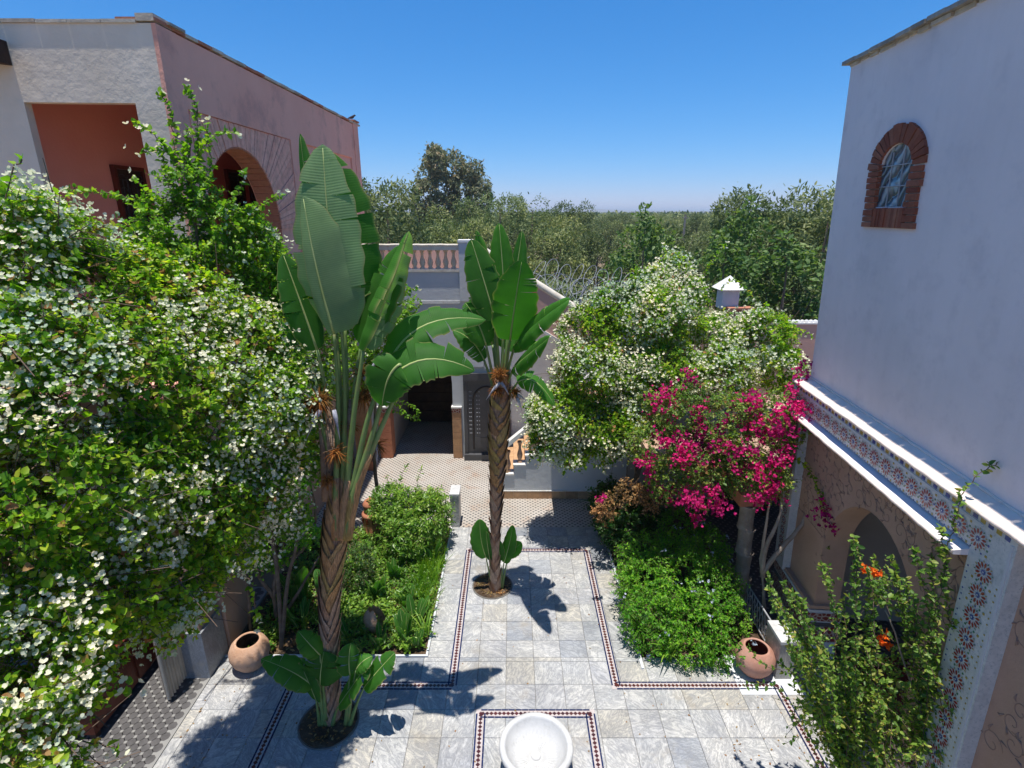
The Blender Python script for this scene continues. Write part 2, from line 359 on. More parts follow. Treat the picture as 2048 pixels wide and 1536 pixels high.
# glass block: moulded wavy glass
m, n, p, o = new_mat('moulded_glass')
wv = nd(n, 'ShaderNodeTexWave', wave_type='BANDS', bands_direction='DIAGONAL'); wv.inputs['Scale'].default_value = 3.2; wv.inputs['Distortion'].default_value = 9; wv.inputs['Detail'].default_value = 2
n.links.new(pos(n), wv.inputs['Vector'])
n.links.new(ramp(n, wv.outputs[1], [(0.1, (.045, .07, .085)), (.6, (.13, .19, .22)), (.95, (.30, .38, .42))]).outputs[0], p.inputs['Base Color'])
p.inputs['Roughness'].default_value = .12; p.inputs['Specular IOR Level'].default_value = .7
bump(n, p, wv.outputs[1], .7, .03)
M['glass'] = m
# big paddle leaves: fine cross veins, pale underside
def paddle(name, top, under, trans, vein=46):
    m, n, p, o = new_mat(name)
    uv = n.nodes.new('ShaderNodeUVMap'); uv.uv_map = 'UVMap'
    wv = nd(n, 'ShaderNodeTexWave', wave_type='BANDS', bands_direction='X'); wv.inputs['Scale'].default_value = vein * .3; wv.inputs['Distortion'].default_value = .5
    n.links.new(uv.outputs[0], wv.inputs['Vector'])
    g = n.nodes.new('ShaderNodeNewGeometry')
    oi = n.nodes.new('ShaderNodeObjectInfo')
    c = mixc(n, g.outputs['Backfacing'], top, under)
    k = ramp(n, oi.outputs['Random'], [(0, (.75, .8, .8)), (.5, (1, 1, 1)), (1, (1.15, 1.12, .9))]).outputs[0]
    c = mixc(n, 1.0, c, k, 'MULTIPLY')
    sh = ramp(n, wv.outputs[1], [(0, (.88, .90, .88)), (.5, (1, 1, 1))]).outputs[0]
    c = mixc(n, 1.0, c, sh, 'MULTIPLY')
    pt = ramp(n, noise(n, 3.5, 4), [(.3, (.8, .82, .8)), (.7, (1.15, 1.12, 1.05))]).outputs[0]
    c = mixc(n, 1.0, c, pt, 'MULTIPLY')
    # browned, dried margin
    sx = n.nodes.new('ShaderNodeSeparateXYZ'); n.links.new(uv.outputs[0], sx.inputs[0])
    ed = ramp(n, sx.outputs[1], [(.90, (0, 0, 0)), (.97, (.35, .35, .35)), (1.0, (.95, .95, .95))]).outputs[0]
    c = mixc(n, ed, c, (.34, .28, .13))
    n.links.new(c, p.inputs['Base Color']); p.inputs['Roughness'].default_value = .6; p.inputs['Specular IOR Level'].default_value = .2
    bump(n, p, wv.outputs[1], .15, .01)
    t = n.nodes.new('ShaderNodeBsdfTranslucent'); n.links.new(mixc(n, 1.0, c, (1.3, 1.9, .35), 'MULTIPLY'), t.inputs[0])
    mx = n.nodes.new('ShaderNodeMixShader'); mx.inputs[0].default_value = trans
    n.links.new(p.outputs[0], mx.inputs[1]); n.links.new(t.outputs[0], mx.inputs[2]); n.links.new(mx.outputs[0], o.inputs[0])
    return m
M['paddle'] = paddle('paddle_leaf', (.06, .19, .03), (.22, .32, .20), .42, 70)
M['canna'] = paddle('canna_leaf', (.06, .18, .03), (.10, .22, .06), .35, 30)

# ------------------------------------------------------------------ leaf meshes
def unit(a): return a / np.maximum(np.linalg.norm(a, axis=-1, keepdims=True), 1e-9)
TEMPL = np.array([(0, 0, 0), (.28, .5, .16), (.66, .40, .12), (1, 0, -.12), (.66, -.40, .12), (.28, -.5, .16)])
TFACE = np.array([(0, 1, 2, 3), (0, 3, 4, 5)])
PETAL = np.array([(0, 0, 0), (.32, .46, .06), (.82, .44, .10), (1, 0, .04), (.82, -.44, .10), (.32, -.46, .06)])
NARROW = np.array([(0, 0, 0), (.3, .5, .12), (.7, .38, .05), (1, 0, -.15), (.7, -.38, .05), (.3, -.5, .12)])
def leaf_obj(name, mat, P, D, N, L, W, parent, kind='stuff', templ=TEMPL, extra=None, loc=None):
    """P base points, D directions, N normals, L lengths, W widths -> one mesh of folded leaves; extra: (verts, quads, mat) e.g. stems"""
    D = unit(D); Rr = unit(np.cross(D, N)); Nn = np.cross(Rr, D)
    k = len(templ)
    V = (P[:, None, :] + D[:, None, :] * (templ[None, :, 0, None] * L[:, None, None])
         + Rr[:, None, :] * (templ[None, :, 1, None] * W[:, None, None])
         + Nn[:, None, :] * (templ[None, :, 2, None] * W[:, None, None])).reshape(-1, 3)
    Fc = (np.arange(len(P))[:, None, None] * k + TFACE[None]).reshape(-1, 4)
    mi = np.zeros(len(Fc), dtype=np.int32); mats = [mat]
    if extra is not None:
        ev, ef, em = extra
        Fc = np.vstack([Fc, ef + len(V)]); V = np.vstack([V, ev]); mats.append(em)
        mi = np.concatenate([mi, np.ones(len(ef), dtype=np.int32)])
    return np_obj(name, V, Fc, mats, mi, parent, kind, loc)
def np_mesh(name, V, Fc, mats, mi, org):
    me = bpy.data.meshes.new(name)
    for m_ in mats: me.materials.append(m_)
    V = V - np.array(org)
    me.vertices.add(len(V)); me.vertices.foreach_set('co', V.astype(np.float32).ravel())
    q = Fc.shape[1]
    me.loops.add(Fc.size); me.loops.foreach_set('vertex_index', Fc.astype(np.int32).ravel())
    me.polygons.add(len(Fc)); me.polygons.foreach_set('loop_start', np.arange(0, Fc.size, q, dtype=np.int32))
    me.polygons.foreach_set('loop_total', np.full(len(Fc), q, dtype=np.int32))
    if mi is not None: me.polygons.foreach_set('material_index', mi.astype(np.int32))
    me.update(calc_edges=True)
    return me
def np_obj(name, V, Fc, mats, mi, parent, kind=None, loc=None):
    org = Vector(loc) if loc is not None else (wloc(parent) if parent is not None else Vector((0, 0, 0)))
    o = link(name, np_mesh(name, V, Fc, mats, mi, org), parent)
    if loc is not None: o.location = org - (wloc(parent) if parent is not None else Vector((0, 0, 0)))
    if kind: o['kind'] = kind
    return o
def stem_geo(A, B, r0, r1):
    """thin three-sided stems from A to B"""
    A = np.asarray(A); B = np.asarray(B); n_ = len(A); d = unit(B - A)
    h = np.tile(np.array([[0.31, 0.17, 0.93]]), (n_, 1)); u = unit(np.cross(d, h)); v = np.cross(d, u)
    V = np.zeros((n_, 6, 3))
    for k in range(3):
        a = 2 * PI * k / 3; c = u * math.cos(a) + v * math.sin(a)
        V[:, k] = A + c * np.asarray(r0).reshape(-1, 1); V[:, 3 + k] = B + c * np.asarray(r1).reshape(-1, 1)
    q = np.array([(0, 1, 4, 3), (1, 2, 5, 4), (2, 0, 3, 5)])
    return V.reshape(-1, 3), (np.arange(n_)[:, None, None] * 6 + q[None]).reshape(-1, 4)
def blob_points(blobs, n_, fill=0.30, inner=0.72):
    """points near the surface of a union of ellipsoids; returns points and outward directions"""
    C = np.array([b[0] for b in blobs], dtype=float); Rd = np.array([b[1] if hasattr(b[1], '__len__') else (b[1],) * 3 for b in blobs], dtype=float)
    wgt = (Rd.prod(1)) ** (2 / 3); wgt /= wgt.sum()
    idx = rng.choice(len(blobs), n_, p=wgt)
    d = unit(rng.normal(size=(n_, 3))); rr = 1 - fill * rng.random(n_) ** 1.5 + .12 * rng.normal(size=n_) * (rng.random(n_) < .35)
    off = d * rr[:, None]
    P = C[idx] + off * Rd[idx]
    keep = np.ones(n_, bool)
    for j in range(len(blobs)):
        q = np.linalg.norm((P - C[j]) / Rd[j], axis=1)
        keep &= ~((q < inner) & (idx != j))
    O = unit(off / Rd[idx])
    return P[keep], O[keep]
def lump(P, s, seed=0):
    a = P * s + seed
    return (np.sin(a[:, 0] * 1.9 + 1.3 * np.sin(a[:, 1])) + np.sin(a[:, 1] * 2.3 + 1.1 * np.sin(a[:, 2])) + np.sin(a[:, 2] * 2.1 + 1.7 * np.sin(a[:, 0]))) / 3
def sprigs(P, O, slen, nl, lL, lW, up=0.35, wild=0.7):
    """short shoots at P growing along O; nl leaves each"""
    n_ = len(P)
    d = unit(O + wild * rng.normal(size=(n_, 3)) + np.array([0, 0, up])); sl_ = slen * rng.uniform(.5, 1.3, n_)
    t = (np.arange(nl) + .6) / nl
    t = t[None, :, None] + rng.uniform(-.12, .12, (n_, nl, 1))
    bend = np.array([0, 0, -.35])
    base = P[:, None, :] + d[:, None, :] * t * sl_[:, None, None] + bend * (t ** 2) * sl_[:, None, None] * .6
    side = rng.normal(size=(n_, nl, 3)); side = unit(side - (side * d[:, None, :]).sum(-1, keepdims=True) * d[:, None, :])
    D = unit(side + .55 * d[:, None, :] + np.array([0, 0, -.15]))
    Nn = unit(np.array([0, 0, 1.0]) + .55 * O[:, None, :] + .55 * rng.normal(size=(n_, nl, 3)))
    sz = rng.uniform(.6, 1.45, (n_, 1)) * rng.uniform(.6, 1.2, (n_, nl)) * (1.1 - .45 * t[..., 0])
    tip = P + d * sl_[:, None] + bend * sl_[:, None] * .6
    return (base.reshape(-1, 3), D.reshape(-1, 3), Nn.reshape(-1, 3), (lL * sz).ravel(), (lW * sz).ravel()), P, tip, d
def bracts(tips, d, r, nper=3, groups=3, spread=.05):
    """papery bract triplets round each tip"""
    n_ = len(tips)
    c = tips[:, None, :] + spread * rng.normal(size=(n_, groups, 3)); c = c.reshape(-1, 3)
    ax = unit(np.repeat(d, groups, 0) + .7 * rng.normal(size=(len(c), 3)) + np.array([0, -.15, .35]))
    u = unit(np.cross(ax, rng.normal(size=ax.shape))); v = np.cross(ax, u)
    Ps, Ds, Ns, Ls = [], [], [], []
    ph = rng.uniform(0, 6.28, len(c))
    for k in range(nper):
        a = ph + 2 * PI * k / nper
        dr = u * np.cos(a)[:, None] + v * np.sin(a)[:, None]
        Ps.append(c); Ds.append(unit(dr + .55 * ax)); Ns.append(unit(ax - .4 * dr)); Ls.append(r * rng.uniform(.75, 1.25, len(c)))
    L_ = np.concatenate(Ls)
    return np.vstack(Ps), np.vstack(Ds), np.vstack(Ns), L_, L_ * .95
def cat(*a): return tuple(np.concatenate(x) for x in zip(*a))

# ------------------------------------------------------------------ ground and courtyard floor
g = MB(); g.add([(-5000, -400, -.06), (5000, -400, -.06), (5000, 9000, -.06), (-5000, 9000, -.06)], [(0, 1, 2, 3)])
tag(g.build('ground', M['earth']), kind='structure')

XC = .31
floor_bed = MB(); floor_bed.box(-4.28, 4.45, 2.6, 6.42, -.05, -.012); floor_bed.box(-1.25, 1.87, 6.42, 9.9, -.05, -.012)
marble = floor_bed.build('courtyard_floor', M['grout']); tag(marble, kind='structure')
PIT = [(-2.37, 5.34, .36), (-.345, 8.03, .335)]
def tile_mesh(sx, sy, h=.03, name='marble_tile', mt=None):
    b = .004; mb = MB(); x, y = sx / 2, sy / 2
    mb.v = [(-x, -y, -h), (x, -y, -h), (x, y, -h), (-x, y, -h), (-x, -y, -b), (x, -y, -b), (x, y, -b), (-x, y, -b),
            (-x + b, -y + b, 0), (x - b, -y + b, 0), (x - b, y - b, 0), (-x + b, y - b, 0)]
    mb.f = [(8, 9, 10, 11)] + [(a, (a + 1) % 4, 4 + (a + 1) % 4, 4 + a) for a in range(4)] + [(4 + a, 4 + (a + 1) % 4, 8 + (a + 1) % 4, 8 + a) for a in range(4)]
    me = bpy.data.meshes.new(name); me.from_pydata(mb.v, [], mb.f); me.materials.append(mt or M['marble']); me.update(); return me
tcache = {}
def lay_tiles(x0, x1, y0, y1, ox, oy, pitch, gap=.004):
    i0 = math.floor((x0 - ox) / pitch); j0 = math.floor((y0 - oy) / pitch)
    for i in range(i0, math.ceil((x1 - ox) / pitch)):
        for j in range(j0, math.ceil((y1 - oy) / pitch)):
            a0, a1 = max(x0, ox + i * pitch), min(x1, ox + (i + 1) * pitch)
            b0, b1 = max(y0, oy + j * pitch), min(y1, oy + (j + 1) * pitch)
            if a1 - a0 < .02 or b1 - b0 < .02: continue
            key = (round(a1 - a0, 3), round(b1 - b0, 3))
            if key not in tcache: tcache[key] = tile_mesh(key[0] - gap, key[1] - gap)
            o = link('tile', tcache[key], marble, ((a0 + a1) / 2, (b0 + b1) / 2, random.uniform(-.0012, .0012)))
            o.rotation_euler = (random.uniform(-.002, .002), random.uniform(-.002, .002), 0)
lay_tiles(-4.28, 4.45, 3.05, 6.42, .32, 5.94, .405)
lay_tiles(-1.25, 1.87, 6.42, 9.9, .32, 6.35, .405)

# mosaic border: white bed, navy edge strips, oxblood lozenges
BW = .125
def seg_list():
    s = []
    for sg in (-1, 1):
        xo = XC + sg * 3.39; xi = XC + sg * 1.145
        s.append(((xo, 3.1), (xo, 5.9125), sg)); s.append(((xo, 5.9125), (xi, 5.9125), sg)); s.append(((xi, 5.9125), (xi, 9.09), sg))
    s.append(((XC - 1.145, 9.09), (XC + 1.145, 9.09), 1))
    x0, x1, y0, y1 = XC - .72, XC + .72, 4.03, 5.47
    s += [((x0, y0), (x0, y1), 1), ((x0, y1), (x1, y1), 1), ((x1, y1), (x1, y0), 1), ((x1, y0), (x0, y0), 1)]
    return s
h = BW / 2
bed = MB(); edge = MB(); loz_pts = []
for (a, b, sg) in seg_list():
    a = Vector((*a, 0)); b = Vector((*b, 0)); d = (b - a).normalized(); nr = Vector((-d.y, d.x, 0)); Ls = (b - a).length
    def q(t, o, z): p = a + d * t + nr * o; return (p.x, p.y, z)
    e = h
    bed.hexa([q(-e + .001, -h, -.01), q(Ls - e, -h, -.01), q(Ls - e, h, -.01), q(-e + .001, h, -.01), q(-e + .001, -h, .004), q(Ls - e, -h, .004), q(Ls - e, h, .004), q(-e + .001, h, .004)])
    nb = max(1, round(Ls / .09)); 
    for o in (-h + .009, h - .009):
        for k in range(nb):
            t0, t1 = Ls * k / nb + .002, Ls * (k + 1) / nb - .002
            sft = -.05 if abs(d.y) < .5 else 0
            edge.hexa([q(t0, o - .0105, .0), q(t1, o - .0105, .0), q(t1, o + .0105, .0), q(t0, o + .0105, .0), q(t0, o - .0105, .0075), q(t1, o - .0105, .0075), q(t1, o + .0105, .0075), q(t0, o + .0105, .0075)])
    nl = max(1, round(Ls / .0545))
    loz_pts.append((a, d))
    for k in range(nl): loz_pts.append((a + d * (Ls * (k + .5) / nl), d))
border = bed.build('mosaic_border', M['mosaic_white'], marble)
tag(edge.build('edge_strip', M['navy'], border), kind='stuff')
lm = MB(); r_ = .0272; lm.v = [(r_, 0, .007), (0, r_, .007), (-r_, 0, .007), (0, -r_, .007), (r_, 0, 0), (0, r_, 0), (-r_, 0, 0), (0, -r_, 0)]
lm.f = [(0, 1, 2, 3), (4, 5, 1, 0), (5, 6, 2, 1), (6, 7, 3, 2), (7, 4, 0, 3)]
lme = bpy.data.meshes.new('lozenge'); lme.from_pydata(lm.v, [], lm.f); lme.materials.append(M['oxblood'])
loz_pts.sort(key=lambda t: t[0].length if t[0].y > 4.5 else 99)
for pnt, d in loz_pts[:290]:
    o = link('mosaic_lozenge', lme, border, (pnt.x, pnt.y, .0025)); o.rotation_euler = (0, 0, random.uniform(-.06, .06))
rest = MB()
for pnt, d in loz_pts[290:]:
    rest.add([(v[0] + pnt.x, v[1] + pnt.y, v[2] + .0025) for v in lm.v], lm.f)
tag(rest.build('mosaic_lozenges', M['oxblood'], border), kind='stuff')

def patterned_floor(name, x0, x1, y0, y1, z, pitch, dm, base, dot, shape, ext=None):
    mb = MB(); mb.box(x0, x1, y0, y1, z - .04, z)
    fl = mb.build(name, base); tag(fl, kind='structure')
    dd = MB(); j = 0; y = y0 + pitch * .3
    while y < y1 - pitch * .3:
        x = x0 + pitch * (.5 + .5 * (j % 2))
        while x < x1 - pitch * .3:
            k = len(shape); ang = random.uniform(-.05, .05)
            dd.add([(x + dm * (a * math.cos(ang) - b * math.sin(ang)), y + dm * (a * math.sin(ang) + b * math.cos(ang)), z + .0015) for a, b in shape], [tuple(range(k))])
            x += pitch
        y += pitch * .5; j += 1
    tag(dd.build('inlay', dot, fl), kind='stuff')
    return fl
LOZ = [(1, 0), (.25, .35), (0, .8), (-.25, .35), (-1, 0), (-.25, -.35), (0, -.8), (.25, -.35)]
OCT = [(math.cos(PI / 8 + k * PI / 4), math.sin(PI / 8 + k * PI / 4)) for k in range(8)]
patterned_floor('rear_patio_floor', -4.3, 2.6, 9.9, 16.0, 0, .115, .040, M['zel_white'], M['zel_dark'], LOZ)
patterned_floor('left_gallery_floor', -8.5, -4.285, 1.5, 8.0, 0, .15, .062, M['zel_grey'], M['zel_dark'], OCT)
patterned_floor('right_gallery_floor', 3.9, 9.0, 3.0, 11.0, -.004, .15, .062, M['zel_grey'], M['zel_dark'], OCT)

# planted beds: soil, kerbs
def soil_patch(name, x0, x1, y0, y1, z, nx=40, ny=40):
    xs = np.linspace(x0, x1, nx); ys = np.linspace(y0, y1, ny); X, Y = np.meshgrid(xs, ys)
    Z = z + .02 * np.sin(X * 5 + 1.3 * np.sin(Y * 4)) + .018 * rng.random(X.shape)
    V = np.stack([X, Y, Z], -1).reshape(-1, 3); i = np.arange(nx * ny).reshape(ny, nx)
    Fc = np.stack([i[:-1, :-1], i[:-1, 1:], i[1:, 1:], i[1:, :-1]], -1).reshape(-1, 4)
    o = np_obj(name, V, Fc, [M['soil']], None, None); tag(o, kind='structure'); return o
soil_patch('left_bed_soil', -4.25, -1.29, 6.46, 9.88, -.03)
soil_patch('right_bed_soil', 1.93, 3.95, 6.24, 10.6, -.03)
kerb = MB(); kerb.box(-4.27, -1.25, 6.425, 6.455, -.03, .02); kerb.box(-1.285, -1.252, 6.457, 9.88, -.03, .02)
tag(kerb.build('left_bed_kerb', M['greywhite']), kind='structure')
kerb = MB(); kerb.box(1.875, 1.915, 6.2, 9.88, -.03, .02)
tag(kerb.build('right_bed_kerb', M['greywhite']), kind='structure')
for px_, py_, pr in PIT:
    ring = MB(); ring.lathe([(pr + .022, -.02), (pr + .022, .016), (pr, .016), (pr, -.02)], (px_, py_, 0), 40)
    rg = ring.build('tree_pit_rim', M['grout'], None, True); tag(rg, kind='structure')
    nr, na = 8, 40; V = [(px_, py_, .01)]; Fc = []
    for i in range(1, nr + 1):
        for k in range(na):
            a = 2 * PI * k / na; rr = (pr - .002) * i / nr
            V.append((px_ + rr * math.cos(a), py_ + rr * math.sin(a), .011 + random.uniform(-.004, .012)))
    mb = MB(); mb.add(V, [(0, 1 + k, 1 + (k + 1) % na) for k in range(na)] + [(1 + i * na + k, 1 + i * na + (k + 1) % na, 1 + (i + 1) * na + (k + 1) % na, 1 + (i + 1) * na + k) for i in range(nr - 1) for k in range(na)])
    # chips of dead leaf and bark on the soil
    so_ = mb.build('tree_pit_soil', M['soil'], rg, True)
    nchip = 160; a = rng.uniform(0, 6.28, nchip); rr = (pr - .04) * np.sqrt(rng.random(nchip))
    P = np.stack([px_ + rr * np.cos(a), py_ + rr * np.sin(a), np.full(nchip, .028)], -1)
    leaf_obj('leaf_litter', M['leaf_dry'], P, rng.normal(size=(nchip, 3)) * [1, 1, .15], rng.normal(size=(nchip, 3)) * .3 + [0, 0, 1], rng.uniform(.025, .06, nchip), rng.uniform(.012, .03, nchip), rg)

# ------------------------------------------------------------------ right building
W0 = Vector((4.5, 7.5, 0)); _l = math.hypot(.08, 1)
DS = Vector((-.08 / _l, -1 / _l, 0)); NN = Vector((-1 / _l, .08 / _l, 0)); LEAN = .04
def RW(s, z, off=0.0):
    p = W0 + DS * s + NN * (off + LEAN * z); return (p.x, p.y, z)
rb = thing('white_building', 'tall blue-grey rendered building with brick arched window and tiled arcade', 'building', (4.6, 4.5, 0))
# upper wall: opening for the window
WC, WHW = 1.30, .30                                   # window centre along the wall, half width
wz0, wzs, wzt = 6.36, 6.72, 7.0
wo = [(WC - WHW, wz0)] + [(WC + WHW * math.cos(PI - PI * k / 12), wzs + (wzt - wzs) * math.sin(PI * k / 12)) for k in range(13)] + [(WC + WHW, wz0)]
mb = MB(); mb.fbox(RW, 0, 8.5, 3.4, wz0, -.3, 0)
arch_wall(mb, RW, 0, 8.5, wz0, 8.02, wo, -.3, 0)
mb.fbox(RW, 0, .28, 3.4, 8.02, -5.0, -.3); mb.fbox(RW, .28, 8.5, 7.9, 8.0, -5.0, -.3)
mb.build('upper_wall', M['bluegrey'], rb)
# coping: rough tiles overhanging
s_ = -.12
while s_ < 8.4:
    e_ = s_ + random.uniform(.22, .34)
    c = MB(); d = random.uniform(-.008, .008)
    c.fbox(RW, s_ + .004, e_ - .004, 8.045 + d, 8.085 + d, -.4, .075 + random.uniform(-.012, .012))
    c.build('coping_tile', M['coping_dark'], rb); s_ = e_
c = MB(); s_ = 0.0
while s_ < 8.4:
    e_ = s_ + random.uniform(.08, .3); c.fbox(RW, s_, e_, 8.02 - random.uniform(0, .02), 8.044, -.2, .012 + random.uniform(0, .025)); s_ = e_ + random.uniform(0, .05)
c.build('mortar_bed', M['coping'], rb)
# window
fr = MB(); fr.fbox(RW, WC - WHW - .001, WC + WHW + .001, wz0 - .001, wzt, -.16, -.10)
win = fr.build('window', M['iron'], rb)
bw, bh = (2 * WHW) / 3, .205
for i in range(3):
    for j in range(3):
        u0, u1 = WC - WHW + i * bw + .006, WC - WHW + (i + 1) * bw - .006
        z0, z1 = wz0 + j * (bh + .008) + .004, wz0 + j * (bh + .008) + bh
        gb = MB()
        def topz(u):
            x = (u - WC) / WHW
            return wzs + (wzt - wzs) * math.sqrt(max(0, 1 - x * x)) - .002
        us = [u0 + (u1 - u0) * k / 5 for k in range(6)]
        for ua, ub in zip(us[:-1], us[1:]):
            za, zb = min(z1, topz(ua)), min(z1, topz(ub))
            if min(za, zb) <= z0 + .01: continue
            gb.hexa([RW(ua, z0, -.08), RW(ua, z0, -.012), RW(ub, z0, -.012), RW(ub, z0, -.08), RW(ua, za, -.08), RW(ua, za, -.012), RW(ub, zb, -.012), RW(ub, zb, -.08)])
        if gb.v: gb.build('glass_block', M['glass'], win, True if False else False)
for j in (1, 2):
    z = wz0 + j * (bh + .008)
    b_ = MB(); b_.fbox(RW, WC - WHW + .002, WC + WHW - .002, z - .006, z + .004, -.03, .0); b_.build('glazing_bar', M['wire'], win)
for i in (1, 2):
    u = WC - WHW + i * bw
    b_ = MB(); b_.fbox(RW, u - .005, u + .005, wz0, min(wzt - .02, wzs + .2), -.03, -.002); b_.build('glazing_bar', M['wire'], win)
def wbrick(u0, u1, z0, z1, tw=0, ind=.05):
    d = random.uniform(-.008, .01); b = MB(); b.fbox(RW, u0 + random.uniform(-.008, .004), u1 + random.uniform(-.004, .008), z0, z1, -.08, .03 + d); b.build('brick', M['brick'], win)
for sg in (-1, 1):
    zb = 6.14; k = 0
    while zb < 6.76:
        hh = .058 + random.uniform(-.006, .008)
        a = WC + sg * (WHW - .018); bb = WC + sg * (WHW + .185 + random.uniform(-.015, .015))
        wbrick(min(a, bb), max(a, bb), zb, zb + hh); zb += hh + .009
for k in range(11):
    u = WC - WHW + .003 + k * (2 * WHW / 11)
    wbrick(u + .004, u + 2 * WHW / 11 - .004, 6.14, 6.345 + random.uniform(-.004, .008))
nv = 17
for k in range(nv):
    a0, a1 = PI - PI * (k + .07) / nv, PI - PI * (k + .93) / nv
    ro = .205 + random.uniform(-.012, .012)
    def pt(a, r, off):
        return RW(WC + (WHW + r) * math.cos(a), 6.765 + (wzt - 6.765 + r * .95) * math.sin(a), off)
    d = random.uniform(-.006, .012); b = MB()
    b.hexa([pt(a0, .004, -.08), pt(a0, .004, .03 + d), pt(a1, .004, .03 + d), pt(a1, .004, -.08), pt(a0, ro, -.08), pt(a0, ro, .03 + d), pt(a1, ro, .03 + d), pt(a1, ro, -.08)])
    b.build('brick', M['brick'], win)
# plaster ledge under the upper wall
lg = MB(); n_ = 34
for k in range(n_):
    s0, s1 = -.02 + 8.5 * k / n_, -.02 + 8.5 * (k + 1) / n_
    j = lambda: random.uniform(-.006, .006)
    lg.hexa([RW(s0, 3.931, 0), RW(s0, 3.931, .22), RW(s1, 3.931, .22), RW(s1, 3.931, 0), RW(s0, 4.02, 0), RW(s0, 3.97, .222), RW(s1, 3.97, .222), RW(s1, 4.02, 0)])
lg.build('ledge', M['ledge'], rb)
lp = MB(); lp.tube([RW(-.02 + 8.5 * k / 60, 3.955 + random.uniform(-.006, .006), .215) for k in range(61)], [.022 + random.uniform(-.004, .004) for _ in range(61)], 8)
lp.tube([RW(-.02 + 8.5 * k / 60, 4.022 + random.uniform(-.004, .004), .008) for k in range(61)], [.016 + random.uniform(-.003, .003) for _ in range(61)], 8)
lp.build('ledge_lip', M['ledge'], rb, True)
# arcade wall with arch, carved
S0, S1 = .29, 3.58
def arc(s0, s1, zs, zc, n_=22):
    c = (s0 + s1) / 2; hw = (s1 - s0) / 2; r = []
    for k in range(n_ + 1):
        a = PI - PI * k / n_; x = math.cos(a)
        r.append((c + hw * x, zs + (zc - zs) * (1 - abs(x) ** 2.0) ** .62))
    return r
A0, A1 = 1.12, 3.12
ol = [(A0, 0.0)] + arc(A0, A1, 1.95, 3.0) + [(A1, 0.0)]
mb = MB(); arch_wall(mb, RW, S0, S1, 0, 3.599, ol, -.28, .06, 0, 1)
for u0, u1, ww in ((A0, A0, 0), (A1, A1, 0)):
    pass
mb.build('arcade_wall', [M['stucco'], M['stucco']], rb)
# smooth pier faces below the carving
pf = MB(); pf.fbox(RW, S0, A0 - .004, .95, 2.05, .055, .066); pf.build('pier_face', M['stucco'], rb)
pf = MB(); pf.fbox(RW, A1 + .004, S1, .95, 1.6, .055, .066); pf.build('pier_face', M['stucco'], rb)
pl = MB(); pl.fbox(RW, -.1, A0 + .03, 0, .9, -.31, .13); pl.build('pier_plinth', M['greywhite'], rb)
for zz, hh, mt in ((.72, .13, 'dado'), (.36, .26, 'dado'), (.63, .06, 'zel_dark'), (.93, .05, 'stucco')):
    b = MB(); b.fbox(RW, -.11, A0 + .04, zz, zz + hh, -.32, .14); b.build('dado_tile', M[mt], rb)
pl = MB(); pl.fbox(RW, A1 - .03, 8.5, 0, .9, -.31, .13); pl.build('pier_plinth', M['dado'], rb)
# zellige frame: band and two strips
ZB0, ZB1 = 3.60, 3.93
zf = MB(); zf.fbox(RW, -.06, 4.0, ZB0, ZB1, 0, .18); zf.build('zellige_band', M['glaze_white'], rb)
zl = MB(); zl.fbox(RW, -.06, S0, .95, ZB0, -.2, .17); zl.build('zellige_strip', M['glaze_white'], rb)
zr = MB(); zr.fbox(RW, S1, 4.0, .95, ZB0, -.2, .18); zr.build('zellige_strip', M['glaze_white'], rb)
for (s0, s1, z0, z1) in ((-.06, 3.66, ZB1 - .10, ZB1 - .075), (3.95, 3.975, .95, ZB1 - .075), (S0 - .012, S0 + .012, .95, ZB0)):
    b = MB(); b.fbox(RW, s0, s1, z0, z1, .165, .187); b.build('border_strip', M['greywhite'], rb)
# chequer of ochre and blue along the top edge
for mt, ph in (('glaze_blue', 0), ('glaze_ochre', 1)):
    b = MB(); s_ = -.03 + ph * .085
    while s_ < 3.94:
        b.fbox(RW, s_, s_ + .05, ZB1 - .065, ZB1 - .015, .17, .184); s_ += .17
    b.build('chequer_tile', M[mt], rb, kind='stuff')
# rosettes
def rosette_mesh(r, small=False):
    mb = MB(); z = 0.0
    def poly(pts, zz, mi):
        mb.add([(x, y, zz) for x, y in pts], [tuple(range(len(pts)))], mi)
    np_ = 12
    poly([(r * 1.02 * math.cos(2 * PI * k / 24), r * 1.02 * math.sin(2 * PI * k / 24)) for k in range(24)], .002, 2)
    for k in range(np_):
        a = 2 * PI * k / np_
        def rp(rr, da): return (rr * math.cos(a + da), rr * math.sin(a + da))
        poly([rp(r * .40, 0), rp(r * .66, -.20), rp(r * .95, -.10), rp(r * .95, .10), rp(r * .66, .20)], .005, 0)
        poly([rp(r * 1.0, PI / 12 - .07), rp(r * 1.22, PI / 12), rp(r * 1.0, PI / 12 + .07), rp(r * .88, PI / 12)], .005, 3 if k % 2 else 4)
    poly([(r * (.34 if k % 2 == 0 else .2) * math.cos(PI * k / 8), r * (.34 if k % 2 == 0 else .2) * math.sin(PI * k / 8)) for k in range(16)], .006, 1)
    poly([(r * .09 * math.cos(PI * k / 4), r * .09 * math.sin(PI * k / 4)) for k in range(8)], .008, 2)
    me = bpy.data.meshes.new('rosette'); me.from_pydata(mb.v, [], mb.f)
    for m_ in ('glaze_red', 'glaze_blue', 'glaze_white', 'glaze_ochre', 'glaze_green'): me.materials.append(M[m_])
    me.polygons.foreach_set('material_index', mb.m); me.update(); return me
